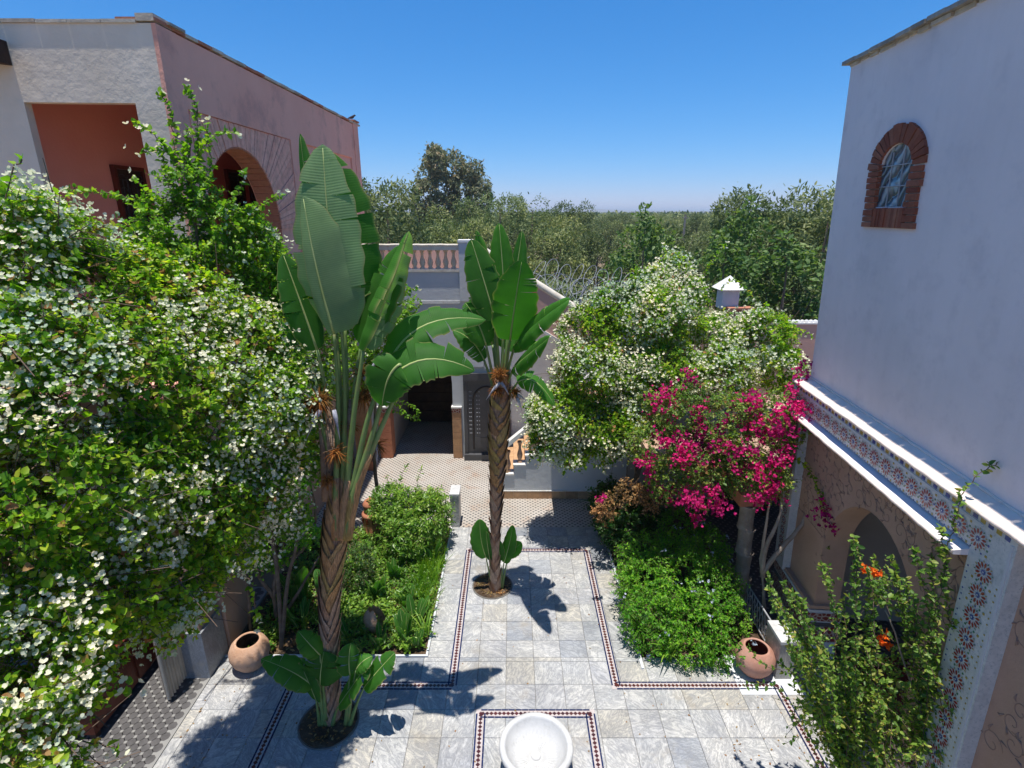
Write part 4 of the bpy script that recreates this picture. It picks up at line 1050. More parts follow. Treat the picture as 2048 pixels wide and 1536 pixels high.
# things past the courtyard on the right
wl = thing('boundary_wall', 'rose boundary wall with white scalloped coping beside the tall building', 'wall', (8, 14, 0))
b = MB(); b.box(4.6, 13, 14.0, 14.3, 0, 3.5); b.build('wall', M['rosewall'], wl)
b = MB(); b.box(4.6, 13, 13.97, 14.33, 3.502, 3.54); b.build('coping_bed', M['white'], wl)
scm = MB(); scm.lathe([(.055, 0), (.055, .03), (.035, .065), (0, .075)], (0, 0, 0), 10)
sce = bpy.data.meshes.new('scallop'); sce.from_pydata(scm.v, [], scm.f); sce.materials.append(M['white'])
for k in range(60): link('scallop', sce, wl, (5.8 + k * .115, 14.05, 3.54))
tu = thing('chimney_turret', 'small white chimney with pyramid cap above the right bougainvillea', 'chimney', (6.38, 16, 0))
b = MB(); b.add([(6.0, 15.62, 4.17), (6.76, 15.62, 4.17), (6.76, 16.38, 4.17), (6.0, 16.38, 4.17), (6.38, 16, 4.55)], [(0, 1, 4), (1, 2, 4), (2, 3, 4), (3, 0, 4), (3, 2, 1, 0)]); b.build('cap', M['white'], tu)
b = MB(); b.box(6.14, 6.62, 15.76, 16.24, 3.6, 4.169); b.build('shaft', M['greywhite'], tu)
b = MB(); b.box(6.30, 6.95, 15.5, 15.75, 0, 3.62); b.build('stack', M['terracotta'], tu)
b = MB(); b.box(6.25, 7.0, 15.45, 15.8, 3.622, 3.68); b.build('stack_cap', M['terracotta'], tu)
gp = thing('gate_pillar', 'small white pillar rising behind the right bougainvillea', 'pillar', (3.52, 16, 0))
b = MB(); b.box(3.35, 3.68, 15.85, 16.15, 0, 4.28); b.build('shaft', M['greywhite'], gp)
b = MB(); b.box(3.31, 3.72, 15.81, 16.19, 4.282, 4.34); b.build('cap', M['white'], gp)

# ------------------------------------------------------------------ fountain, pots, blocks
ft = thing('fountain_basin', 'round white marble fountain basin with fluted bowl inside the mosaic square', 'fountain', (.28, 4.70, 0))
b = MB(); b.lathe([(0, .0), (.30, .0), (.31, .04), (.24, .09), (.20, .14), (.26, .22), (.39, .30), (.425, .36), (.432, .40), (.425, .425), (.405, .435), (.375, .435), (.36, .425), (.35, .40)], (.28, 4.70, 0), 56)
b.build('rim', M['basin'], ft, True)
nfl = 40; V = []; Fc = []; nr = 14; na = nfl * 6
for i in range(nr + 1):
    t = i / nr; r = .35 * (1 - t)
    for k in range(na):
        a = 2 * PI * k / na
        zb = .40 - .15 * (1 - (r / .35) ** 5)
        fl = .016 * abs(math.sin(nfl * a / 2)) * (1 if .07 < r < .27 else 0)
        V.append((.28 + r * math.cos(a), 4.70 + r * math.sin(a), zb - fl))
for i in range(nr):
    for k in range(na): Fc.append((i * na + k, i * na + (k + 1) % na, (i + 1) * na + (k + 1) % na, (i + 1) * na + k))
b = MB(); b.add(V, Fc); b.build('bowl', M['basin'], ft, True)
b = MB(); b.lathe([(.062, .248), (.06, .265), (.045, .272), (.02, .265), (0, .264)], (.28, 4.70, 0), 20); b.build('spout_boss', M['basin'], ft, True)

def round_pot(name, label, x, y, s, mt, dirt=True):
    t = thing(name, label, 'pot', (x, y, 0))
    prof = [(.0, 0), (.15, 0), (.17, .02), (.24, .12), (.275, .22), (.272, .30), (.235, .385), (.185, .432), (.172, .445), (.155, .445), (.150, .43)]
    b = MB(); b.lathe([(r * s, z * s) for r, z in prof], (x, y, 0), 40); b.build('body', mt, t, True)
    b = MB(); b.lathe([(.150 * s, .43 * s), (.19 * s, .37 * s), (.22 * s, .28 * s), (.20 * s, .16 * s), (0, .12 * s)], (x, y, 0), 32); b.build('inside', M['wood_red'] if not dirt else M['soil'], t, True)
    return t
round_pot('clay_pot', 'red-brown round clay pot beside the right marble block', 3.47, 6.17, .98, M['potclay'], False)
round_pot('clay_pot', 'pale mottled round clay pot beside the left marble-footed pier', -3.80, 6.28, 1.0, M['potclay2'])
b = MB(); b.box(3.15, 4.05, 5.76, 6.46, .0025, .007)
pm = b.build('marble_slab', M['greywhite'], None, loc=(3.6, 6.1, 0)); tag(pm, kind='structure')
def block(name, label, x0, x1, y0, y1, z):
    t = thing(name, label, 'plinth', ((x0 + x1) / 2, (y0 + y1) / 2, 0))
    b = MB(); b.box(x0, x1, y0, y1, 0, z - .05); b.build('body', M['marble'], t)
    b = MB(); b.box(x0 - .012, x1 + .012, y0 - .012, y1 + .012, z - .048, z); b.build('cap', M['basin'], t)
block('marble_block', 'low white marble block by the right clay pot', 3.72, 3.95, 6.02, 6.42, .66)
block('marble_block', 'grey marble block at the far corner of the left bed', -1.28, -1.1, 9.9, 10.28, .78)
# terracotta garden lantern
tl = thing('clay_lantern', 'terracotta chimney-shaped garden lantern in the left bed', 'lantern', (-2.86, 9.7, 0))
b = MB(); b.lathe([(.20, 0), (.20, .06), (.185, .10), (.185, .40), (.20, .42), (.20, .47), (.15, .50)], (-2.86, 9.7, 0), 24); b.build('body', M['terracotta'], tl, True)
b = MB(); b.lathe([(.15, .50), (.15, .56), (.13, .58), (.13, .62), (.165, .64), (.165, .69), (.12, .75), (.05, .80), (0, .81)], (-2.86, 9.7, 0), 24); b.build('cap', M['terracotta'], tl, True)
for k in range(10):
    a = 2 * PI * k / 10; b = MB(); x, y_ = -2.86 + .188 * math.cos(a), 9.7 + .188 * math.sin(a)
    b.box(x - .018, x + .018, y_ - .018, y_ + .018, .30, .40); b.build('pierced_slot', M['wood_red'], tl)
# half-buried broken clay jar in the left bed
bj = thing('broken_jar', 'broken clay jar lying in the left bed near its front edge', 'jar', (-2.16, 6.95, .05))
V = []; Fc = []
for i in range(9):
    t = i / 8; r = .17 * math.sin(PI * (.12 + .75 * t)) ** .8
    for k in range(15):
        a = 2 * PI * .78 * k / 14 + .3
        V.append((-2.16 + r * math.cos(a), 6.95 + r * math.sin(a) * .8, .0 + .42 * t + (.03 * math.sin(k * 2.1) if i == 8 else 0)))
for i in range(8):
    for k in range(14): Fc.append((i * 15 + k, i * 15 + k + 1, (i + 1) * 15 + k + 1, (i + 1) * 15 + k))
b = MB(); b.add(V, Fc); b.build('shell', M['potclay2'], bj, True)
# lattice fence beside the right block
lf_ = thing('lattice_rail', 'low thin iron lattice rail between the right bed and the gallery', 'railing', (3.9, 7.0, 0))
b = MB(); b.tube([(3.86, 6.5, .5), (3.86, 7.45, .5)], .012, 6); b.tube([(3.86, 6.5, .08), (3.86, 7.45, .08)], .010, 6); b.build('rail', M['wire'], lf_)
for k in range(11):
    b = MB(); y_ = 6.5 + k * .09; b.tube([(3.86, y_, .08), (3.86, y_ + .12, .5)], .006, 5); b.tube([(3.86, y_ + .12, .08), (3.86, y_, .5)], .006, 5); b.build('lattice_bar', M['wire'], lf_)

# ------------------------------------------------------------------ strelitzia palms
def bez(p0, p1, p2, t): return p0 * (1 - t) ** 2 + p1 * (2 * t * (1 - t)) + p2 * t ** 2
def paddle_leaf(root, B, C, T, width, nrm, fold=.35, tears=4, petiole=None, mat='paddle', pr=.017, wave=.05, name='leaf', ragged=.8, lw_=1.0, rw_=1.0, under=False):
    if mat == 'paddle' and 0 < tears < 4: tears += 3
    B, C, T = Vector(B), Vector(C), Vector(T); nrm = Vector(nrm).normalized()
    n_ = 30; nc = 5
    st = []
    for i in range(n_ + 1):
        t = i / n_; c = bez(B, C, T, t)
        tg = ((C - B) * (1 - t) + (T - C) * t).normalized()
        sd = tg.cross(nrm).normalized(); nn_ = sd.cross(tg).normalized()
        w_ = width * .5 * max(0, math.sin(PI * min(1, .06 + .94 * t) ** .82)) ** .58
        st.append((c, tg, sd, nn_, w_, t))
    V = []; Fc = []; UV = []
    for sg, wmul in ((1, lw_), (-1, rw_)):
        cuts = sorted([0.0, 1.0] + [random.uniform(.12, .95) for _ in range(tears)])
        for ca, cb_ in zip(cuts[:-1], cuts[1:]):
            m_ = max(2, int((cb_ - ca) * n_) + 1); b0 = len(V)
            tw = random.uniform(-.30, .22) * ragged * (1 if tears else 0); gap = random.uniform(.0, .30) ** 1.3 * ragged if tears else 0
            ph = random.uniform(0, 6)
            for i in range(m_ + 1):
                t = ca + (cb_ - ca) * i / m_
                for j in range(nc + 1):
                    e = j / nc
                    tm = (ca + cb_) / 2
                    tt = t + (tm - t) * gap * e ** 1.5
                    tt = min(1, max(0, tt)); x = tt * n_; k = min(n_ - 1, int(x)); f = x - k
                    c = st[k][0].lerp(st[k + 1][0], f); sd = st[k][2].lerp(st[k + 1][2], f); nn_ = st[k][3].lerp(st[k + 1][3], f); tg = st[k][1]
                    w_ = st[k][4] + (st[k + 1][4] - st[k][4]) * f
                    w_ *= wmul * (1 + .04 * math.sin(t * 37 + sg + ph) * e)
                    ang = fold - e * e * (fold * 1.5) + tw * e
                    p = c + (sd * sg * math.cos(ang) + nn_ * math.sin(ang)) * w_ * e + tg * (.10 * w_ * e) + nn_ * (wave * w_ * math.sin(t * 9 + ph + sg) * e * e)
                    V.append(p); UV.append((t, e))
            for i in range(m_):
                for j in range(nc):
                    q = (b0 + i * (nc + 1) + j, b0 + i * (nc + 1) + j + 1, b0 + (i + 1) * (nc + 1) + j + 1, b0 + (i + 1) * (nc + 1) + j)
                    Fc.append(q if (sg > 0) != under else q[::-1])
    mb = MB(); mb.add(V, Fc); o = mb.build(name, M[mat], root, True)
    uvl = o.data.uv_layers.new(name='UVMap'); li = np.zeros(len(o.data.loops), dtype=np.int32); o.data.loops.foreach_get('vertex_index', li)
    uvl.data.foreach_set('uv', np.array(UV, dtype=np.float32)[li].ravel())
    mr = MB(); mr.tube([bez(B, C, T, t) - st[0][3] * .002 for t in np.linspace(0, .98, 12)], [pr * .85 * (1 - .85 * t) + .0015 for t in np.linspace(0, 1, 12)], 6)
    mr.build('midrib', M['midrib'], o, True)
    if petiole is not None:
        pp = [Vector(q) for q in petiole] + [B]
        path = []
        for i in range(len(pp) - 1):
            for k in range(5):
                t = k / 5
                p0 = pp[max(0, i - 1)]; p1 = pp[i]; p2 = pp[i + 1]; p3 = pp[min(len(pp) - 1, i + 2)]
                path.append(.5 * ((2 * p1) + (-p0 + p2) * t + (2 * p0 - 5 * p1 + 4 * p2 - p3) * t * t + (-p0 + 3 * p1 - 3 * p2 + p3) * t ** 3))
        path.append(B)
        pt_ = MB(); k = len(path); pt_.tube(path, [pr * (1.0 + 2.4 * (1 - i / (k - 1)) ** 1.7) for i in range(k)], 8)
        pt_.build('petiole', M['petiole'], o, True)
        if mat == 'paddle' and len(pp) > 3:      # dry split sheath clasping the foot of the stalk
            m_ = int(k * .48); sh_ = MB(); n0 = random.uniform(.8, 1.15)
            sh_.tube([q + Vector((random.uniform(-.006, .006), random.uniform(-.006, .006), 0)) for q in path[:m_]], [pr * (1.0 + 2.4 * (1 - i / (k - 1)) ** 1.7) * (1.16 if i < m_ - 2 else 1.05) * n0 + .004 for i in range(m_)], 9)
            sh_.build('stalk_sheath', M['fibre2'], o, True)
    return o
def strel_trunk(root, path, radii, nsh, mt_core='trunk_brown', flare=1.15, h=.34, span=2.0):
    b = MB(); b.tube(path, radii, 16); b.build('trunk', M['fibre'], root, True)
    path = [Vector(p) for p in path]; L = [0]
    for a, c in zip(path[:-1], path[1:]): L.append(L[-1] + (c - a).length)
    def along(s):
        s = max(0, min(L[-1] - 1e-6, s))
        for i in range(len(L) - 1):
            if s <= L[i + 1]:
                f = (s - L[i]) / (L[i + 1] - L[i]); return path[i].lerp(path[i + 1], f), radii[i] + (radii[i + 1] - radii[i]) * f
    for k in range(nsh):
        s0 = L[-1] * (k / nsh) ** .95; side = 0 if k % 2 else PI
        hh = h * random.uniform(.7, 1.35); lean = random.uniform(-.25, .25); V = []; na, nz = 12, 4
        for i in range(na + 1):
            u = i / na * 2 - 1; a = side + u * span + .1
            topz = hh * (1 - .80 * abs(u) + lean * u) + random.uniform(-.03, .03)
            for j in range(nz + 1):
                v = j / nz; c, r = along(s0 + topz * v - .02 - .10 * abs(u))
                rr = r * 1.02 + (.003 + .030 * v ** 1.6 * flare) * (1 - .45 * abs(u)) + .005 * (k % 3) / 3 + random.uniform(-.004, .004)
                V.append((c.x + rr * math.cos(a), c.y + rr * math.sin(a), c.z))
        Fc = [(i * (nz + 1) + j, (i + 1) * (nz + 1) + j, (i + 1) * (nz + 1) + j + 1, i * (nz + 1) + j + 1) for i in range(na) for j in range(nz)]
        mb = MB(); mb.add(V, Fc); mb.build('leaf_sheath', M['fibre2'] if s0 > L[-1] * .5 else M['fibre'], root, True)
def dry_tuft(root, c, r, n_=130, beak=None):
    c = np.array(c); d = unit(rng.normal(size=(n_, 3)) + np.array([0, -.2, -.25])); L_ = r * rng.uniform(.5, 1.15, n_)
    mid = c + d * L_[:, None] * .55; tip = c + d * L_[:, None] + np.array([0, 0, -.35]) * (L_[:, None]) * rng.random((n_, 1))
    v1_, f1 = stem_geo(np.repeat(c[None], n_, 0) + rng.normal(size=(n_, 3)) * r * .12, mid, np.full(n_, .004), np.full(n_, .0045)); v2_, f2 = stem_geo(mid, tip, np.full(n_, .0045), np.full(n_, .0015))
    o = np_obj('dry_flower', np.vstack([v1_, v2_]), np.vstack([f1, f2 + len(v1_)]), [M['dryflower']], None, root)
    if beak is not None:
        for bk in beak:
            a, e = Vector(bk[0]), Vector(bk[1]); m_ = (a + e) / 2 + Vector((0, 0, .02))
            b = MB(); b.tube([a, a.lerp(m_, .6), m_, e], [.022, .026, .016, .002], 8); b.build('spathe', M['beak'], o, True)
    return o
CAMV = Vector((0, -1, .25))
P1 = thing('strelitzia_palm', 'tall bird-of-paradise palm in the near round pit, biggest upright paddle leaves', 'palm', (-2.36, 5.42, 0))
tp_ = [(-2.36, 5.42, 0), (-2.33, 5.42, .5), (-2.27, 5.44, 1.2), (-2.2, 5.45, 1.9), (-2.1, 5.47, 2.5), (-2.03, 5.5, 2.95), (-1.96, 5.5, 3.5)]
strel_trunk(P1, tp_, [.135, .105, .095, .105, .125, .125, .06], 34, h=.55, span=1.75)
Y1 = 5.45
def a1(px, py, dy=0.0): return at(px, py, Y1 + dy)
base1 = a1(690, 960)
def pet1(px, py, mids=(), dy=0.0):
    a = a1(682 + (px - 690) * .35, 1075, dy * .6); b_ = a1(684 + (px - 688) * .75, 985, dy)
    return [a, b_] + [a1(*m_) for m_ in mids]
W1 = mpp(a1(680, 550))
# left big lobe, front
paddle_leaf(P1, a1(668, 668, -.14), a1(628, 540, -.22), a1(606, 392, -.12), 118 * W1, (.12, -1, .05), .10, 0, pet1(672, 940, [(676, 800, -.05)], -.06), wave=.03, rw_=.35, lw_=1.35, under=True)
# tall centre leaf
paddle_leaf(P1, a1(683, 655, -.10), a1(655, 480, -.15), a1(645, 288, 0), 132 * W1, (-.1, -1, .1), .08, 4, pet1(688, 940, [(690, 800, 0)]), wave=.03, ragged=.8, rw_=1.15, under=True)
# big dark leaf behind, right
paddle_leaf(P1, a1(690, 650, .18), a1(700, 470, .2), a1(652, 300, .25), 150 * W1, (.35, -1, -.1), .2, 1, pet1(695, 930, [(694, 800, .1)], .1), wave=.03)
# dark leaf behind, top left
paddle_leaf(P1, a1(660, 560, .25), a1(615, 420, .3), a1(600, 266, .32), 58 * W1, (-.6, -.8, .1), .6, 1, pet1(690, 920, [(678, 740, .15)], .1))
# folded leaf on the right, edge-on
paddle_leaf(P1, a1(727, 700, -.1), a1(775, 600, -.05), a1(818, 462, .1), 105 * W1, (-.75, .35, .75), .75, 6, pet1(700, 940, [(708, 830, -.1)], -.08), ragged=.6, pr=.02)
paddle_leaf(P1, a1(722, 690, .2), a1(760, 590, .2), a1(800, 490, .3), 90 * W1, (-.3, -1, .4), .3, 2, pet1(700, 930, [(706, 800, .1)], .1))
paddle_leaf(P1, a1(690, 610, .35), a1(715, 570, .35), a1(762, 572, .3), 60 * W1, (.1, -.5, 1), .3, 1, pet1(695, 900, [(690, 740, .2)], .1))
# arching leaf, upper right
paddle_leaf(P1, a1(775, 735, -.05), a1(820, 615, .1), a1(972, 640, .35), 92 * W1, (-.15, -.75, .9), .25, 6, pet1(716, 960, [(735, 840, -.08)], -.08), pr=.02)
# arching leaf, lower right, long pale lower edge
paddle_leaf(P1, a1(770, 775, -.25), a1(830, 680, -.3), a1(950, 742, -.1), 96 * W1, (.0, -.85, .75), .15, 5, pet1(722, 985, [(748, 860, -.12)], -.1), pr=.02, rw_=1.1)
# hanging flap
paddle_leaf(P1, a1(800, 728, -.3), a1(770, 745, -.36), a1(764, 812, -.3), 96 * W1, (.2, -1, .3), .1, 1, pet1(726, 1010, [(752, 880, -.1), (790, 790, -.18)], -.1))
# lower left leaves
paddle_leaf(P1, a1(634, 700, .1), a1(600, 600, .05), a1(566, 508, .1), 78 * W1, (.55, -.8, .4), .25, 5, pet1(682, 930, [(655, 800, .1)], .05), ragged=.8)
paddle_leaf(P1, a1(608, 760, .05), a1(585, 700, 0), a1(558, 640, 0), 52 * W1, (.5, -.7, .6), .7, 1, pet1(672, 930, [(638, 830, .05)], .03), pr=.013)
paddle_leaf(P1, a1(590, 640, .7), a1(560, 560, .7), a1(535, 440, .8), 55 * W1, (.6, -.8, .1), .5, 4, pet1(685, 910, [(630, 760, .4)], .12), ragged=1.0, pr=.013)
dry_tuft(P1, a1(640, 800, -.1), .19, 190, [(a1(640, 820, -.2), a1(612, 880, -.28)), (a1(668, 820, -.15), a1(680, 880, -.2))])
dry_tuft(P1, a1(618, 812, -.05), .17, 150)
dry_tuft(P1, a1(728, 790, .12), .16, 130)
dry_tuft(P1, a1(722, 745, .15), .14, 80, [(a1(728, 758, .1), a1(762, 752, .05)), (a1(742, 750, .1), a1(750, 722, .1))])
dry_tuft(P1, a1(752, 890, .05), .16, 110, [(a1(752, 890, 0), a1(754, 930, 0))])
dry_tuft(P1, a1(672, 905, -.16), .15, 90)
dry_tuft(P1, a1(700, 850, .1), .14, 80)
dry_tuft(P1, a1(655, 960, -.12), .12, 60)
for px_, dx_ in ((676, -.05), (664, .02), (700, .06), (652, -.02)):
    b = MB(); b.tube([a1(px_, 1000), a1(px_ - 6, 900, .05), a1(px_ - 12 + 200 * dx_, 800, .08)], [.05, .035, .015], 8); b.build('dead_petiole', M['trunk_brown'], P1, True)
# suckers round the foot
for (b0, c0, t0, wd, nr_, pe) in (
    ((626, 1372), (590, 1340), (522, 1318), 58, (.2, -.5, .8), (655, 1455)),
    ((640, 1370), (640, 1340), (648, 1302), 92, (.1, -.9, .5), (648, 1460)),
    ((632, 1400), (618, 1365), (604, 1335), 50, (-.4, -.7, .5), (640, 1450)),
    ((640, 1310), (620, 1290), (596, 1262), 46, (.5, -.6, .6), (650, 1420)),
    ((678, 1410), (720, 1350), (740, 1322), 58, (-.6, -.3, .7), (668, 1468)),
    ((728, 1375), (760, 1335), (790, 1305), 54, (-.4, -.5, .8), (700, 1450)),
    ((700, 1350), (695, 1320), (702, 1286), 50, (.3, -.9, .3), (692, 1450)),
    ((712, 1340), (722, 1320), (745, 1312), 40, (-.3, -.5, .8), (696, 1440))):
    B = at(*b0, 5.25); W_ = mpp(B); g0 = at(pe[0], pe[1], 5.3); g0.z = max(.02, min(g0.z, .12))
    paddle_leaf(P1, B, at(*c0, 5.2), at(*t0, 5.3), wd * W_, nr_, .3, 1, [g0, g0.lerp(B, .5) + Vector((0, 0, .03))], pr=.010, wave=.06)

P2 = thing('strelitzia_palm', 'slimmer bird-of-paradise palm in the far round pit, braided trunk', 'palm', (-.30, 7.95, 0))
Y2 = 7.92
def a2(px, py, dy=0.0): return at(px, py, Y2 + dy)
tp_ = [(-.29, 7.95, 0), (-.29, 7.94, .5), (-.28, 7.92, 1.3), (-.25, 7.92, 2.1), (-.22, 7.92, 2.9), (-.19, 7.92, 3.5), (-.17, 7.92, 3.95)]
strel_trunk(P2, tp_, [.10, .08, .075, .10, .14, .14, .10], 34, h=.36, span=1.8)
W2 = mpp(a2(1000, 600))
def pet2(px, py, mids=(), dy=0.0):
    return [a2(996 + (px - 1003) * .5, 860, dy), a2(px - 2, py + 15, dy)] + [a2(*m_) for m_ in mids]
for (b0, c0, t0, wd, nr_, fo, te, pe, md) in (
    ((990, 640, -.1), (968, 560, -.15), (942, 478, -.1), 72, (.3, -.95, .2), .12, 1, (1000, 780), (996, 710)),
    ((985, 630, .1), (972, 540, .1), (952, 460, .15), 40, (-.5, -.8, .2), .5, 1, (998, 780), (992, 710)),
    ((1008, 590, .1), (1005, 520, .1), (998, 446, .15), 50, (.2, -1, .1), .35, 0, (1003, 780), (1006, 690)),
    ((1022, 600, .15), (1036, 530, .15), (1044, 462, .2), 40, (-.5, -.85, .1), .55, 0, (1006, 780), (1014, 690)),
    ((1020, 680, -.25), (1030, 600, -.5), (1044, 520, -.6), 88, (.1, -1, .25), .06, 3, (1004, 790), (1012, 740)),
    ((1030, 690, -.2), (1075, 640, -.6), (1140, 598, -.9), 74, (-.35, -.5, .85), .65, 1, (1006, 790), (1016, 740)),
    ((1028, 735, -.3), (1062, 705, -.9), (1098, 676, -1.4), 66, (-.3, -.6, .75), .5, 1, (1006, 800), (1014, 770)),
    ((1012, 700, 0), (1030, 660, .05), (1060, 640, .1), 80, (0, -.8, .6), .2, 1, (1003, 790), (1006, 750)),
    ((985, 690, .1), (965, 620, .1), (955, 560, .15), 62, (.3, -1, .2), .2, 1, (998, 790), (992, 740)),
    ((968, 720, 0), (945, 670, -.05), (905, 660, -.05), 56, (.1, -.5, .9), .35, 2, (996, 800), (985, 770)),
    ((1035, 765, -.1), (1070, 740, -.15), (1110, 812, -.15), 62, (.4, -.5, .9), .2, 7, (1004, 810), (1018, 790)),
    ((972, 690, -.1), (958, 640, -.15), (930, 605, -.1), 66, (.2, -.8, .6), .3, 1, (998, 795), (984, 745))):
    paddle_leaf(P2, a2(*b0), a2(*c0), a2(*t0), wd * W2, nr_, fo, te, pet2(*pe, [md]), pr=.017, ragged=.9 if te > 5 else .6)
dry_tuft(P2, a2(1000, 748, -.15), .17, 170, [(a2(1000, 765, -.2), a2(972, 800, -.25)), (a2(1002, 765, -.2), a2(1018, 790, -.25))])
dry_tuft(P2, a2(995, 780, -.15), .14, 120)
dry_tuft(P2, a2(1030, 785, -.05), .15, 130, [(a2(1034, 790, -.1), a2(1052, 802, -.1)), (a2(1034, 795, -.1), a2(1044, 822, -.1))])
for (b0, c0, t0, wd, nr_, pe) in (
    ((972, 1115), (958, 1080), (960, 1038), 44, (.2, -1, .1), (985, 1185)),
    ((980, 1120), (974, 1090), (972, 1062), 24, (-.3, -.9, .1), (985, 1185)),
    ((1008, 1125), (1020, 1090), (1026, 1050), 30, (-.4, -.8, .2), (1000, 1182)),
    ((1000, 1120), (998, 1098), (996, 1078), 24, (-.4, -.8, .2), (998, 1182)),
    ((1016, 1112), (1030, 1095), (1044, 1086), 30, (-.2, -.6, .7), (1004, 1182))):
    B = at(*b0, 7.9); W_ = mpp(B); g0 = at(pe[0], pe[1], 7.95); g0.z = .03
    paddle_leaf(P2, B, at(*c0, 7.88), at(*t0, 7.9), wd * W_, nr_, .3, 0, [g0, g0.lerp(B, .5)], pr=.009, wave=.06)

# ------------------------------------------------------------------ shrubs and climbers
def blobs_at(lst): return [(tuple(at(px, py, Y)), r) for px, py, Y, r in lst]
def shrub(name, label, cat_, base, blobs, n_sprig, slen, nl, lL, lW, lmat, fl=None, up=.35, wild=.7, hole=.45, group=None, stem_r=.004, dry=0, branches=(), inner=.72, fill=.30, brown=None, parts=None):
    """climber or bush: foliage, flowers, dry bits, woody branches"""
    root = thing(name, label, cat_, base, group)
    P, O = blob_points(blobs, n_sprig, fill, inner)
    P = P[lump(P, 3.1, 2.0) > -hole] if hole < 1 else P
    O = O[:len(P)] if len(O) != len(P) else O
    return root, P, O
def grow(root, blobs, n_sprig, slen, nl, lL, lW, lmat, flower=None, up=.35, wild=.7, hole=.42, holes=3.0, stem_r=.0035, fill=.30, inner=.72, dry=0.0, name='foliage', templ=TEMPL):
    P, O = blob_points(blobs, n_sprig, fill, inner)
    k = lump(P, holes, 2.0) > -hole; P, O = P[k], O[k]
    a, s0, s1, d = sprigs(P, O, slen, nl, lL, lW, up, wild)
    st = stem_geo(s0, s1, np.full(len(s0), stem_r), np.full(len(s0), stem_r * .5))
    leaf_obj(name, M[lmat], *a, root, templ=templ, extra=(st[0], st[1], M['twig']))
    if flower:
        fm, frac, r, groups, spread, scale, thr = flower
        sel = (rng.random(len(s1)) < frac) & (lump(s1, scale, 9.0) > thr)
        if sel.any(): leaf_obj('flowers', M[fm], *bracts(s1[sel], d[sel], r, 3, groups, spread), root, templ=PETAL)
    if dry > 0:
        sel = (rng.random(len(s1)) < dry) & (lump(s1, 2.2, 31.0) > .12)
        if sel.any():
            t = s0[sel] * .5 + s1[sel] * .5
            leaf_obj('dry_flowers', M['leaf_dry'], *bracts(t, d[sel], lL * .6, 3, 3, slen * .35), root)
    return P, O
def limbs(root, paths, r0=.03, mt='bark', name='branch'):
    for p in paths:
        p = [Vector(q) for q in p]; pts = []
        for i in range(len(p) - 1):
            for k in range(4):
                t = k / 4; a = p[max(0, i - 1)]; b = p[i]; c = p[i + 1]; e = p[min(len(p) - 1, i + 2)]
                q = .5 * ((2 * b) + (-a + c) * t + (2 * a - 5 * b + 4 * c - e) * t * t + (-a + 3 * b - 3 * c + e) * t ** 3)
                pts.append(q + Vector((random.uniform(-1, 1), random.uniform(-1, 1), random.uniform(-1, 1))) * r0 * .25)
        pts.append(p[-1]); n_ = len(pts)
        b = MB(); b.tube(pts, [r0 * (1 - .7 * i / (n_ - 1)) for i in range(n_)], 8); b.build(name, M[mt], root, True)

# white bougainvillea, left, spilling over the gallery roof
WB = thing('white_bougainvillea', 'huge white-flowering bougainvillea filling the left foreground over the gallery roof', 'bougainvillea', (-4.0, 5.4, 0))
wb = blobs_at([(30, 1500, 2.5, .42), (10, 1330, 2.7, .5), (95, 1335, 2.9, .33), (200, 1270, 3.4, .22), (90, 1170, 3.1, .55), (240, 1180, 3.6, .45), (330, 1130, 4.0, .45), (110, 1470, 2.6, .2), (330, 1215, 4.0, .25),
               (50, 980, 3.2, .6), (220, 960, 3.8, .62), (370, 1010, 4.3, .55), (470, 960, 4.8, .48), (440, 1090, 4.5, .35), (60, 770, 3.6, .62), (230, 780, 4.2, .68), (390, 820, 4.7, .68),
               (520, 810, 5.2, .5), (50, 590, 4.0, .55), (190, 630, 4.6, .55), (340, 640, 5.0, .55), (470, 700, 5.4, .5), (10, 470, 3.9, .3), (100, 480, 4.4, .28), (560, 890, 5.5, .34), (545, 740, 5.5, .32), (520, 1010, 5.3, .3), (270, 560, 5.0, .3)])
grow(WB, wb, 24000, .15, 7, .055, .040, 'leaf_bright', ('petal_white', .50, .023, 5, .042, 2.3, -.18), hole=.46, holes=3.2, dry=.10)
P_, O_ = blob_points(wb, 900, .9, .0)
s_, f_ = stem_geo(P_, P_ + unit(O_ + rng.normal(size=P_.shape) * 1.2) * rng.uniform(.2, .6, (len(P_), 1)), np.full(len(P_), .005), np.full(len(P_), .003))
tag(np_obj('twigs', s_, f_, [M['twig']], None, WB), kind='stuff')
limbs(WB, [[at(-20, 1130, 2.8), at(60, 1085, 3.0), at(130, 1060, 3.2)], [at(-10, 770, 3.2), at(80, 720, 3.4), at(190, 650, 4.0)], [at(240, 670, 4.2), at(320, 690, 4.4)], [at(365, 760, 4.5), at(375, 840, 4.5), at(378, 900, 4.6)],
           [at(-5, 820, 3.0), at(20, 860, 3.1), at(-10, 900, 3.2)], [at(60, 590, 3.9), at(110, 585, 3.9)], [(-4.1, 6.9, 0), (-4.0, 6.8, 1.2), (-4.1, 6.3, 2.4), (-4.3, 5.4, 3.6)], [(-4.6, 3.0, 3.6), (-3.4, 3.3, 4.1), (-2.7, 3.5, 4.0)], [(-4.6, 4.2, 3.6), (-3.6, 4.4, 4.5), (-2.9, 4.6, 4.4)]], .028, 'bark')
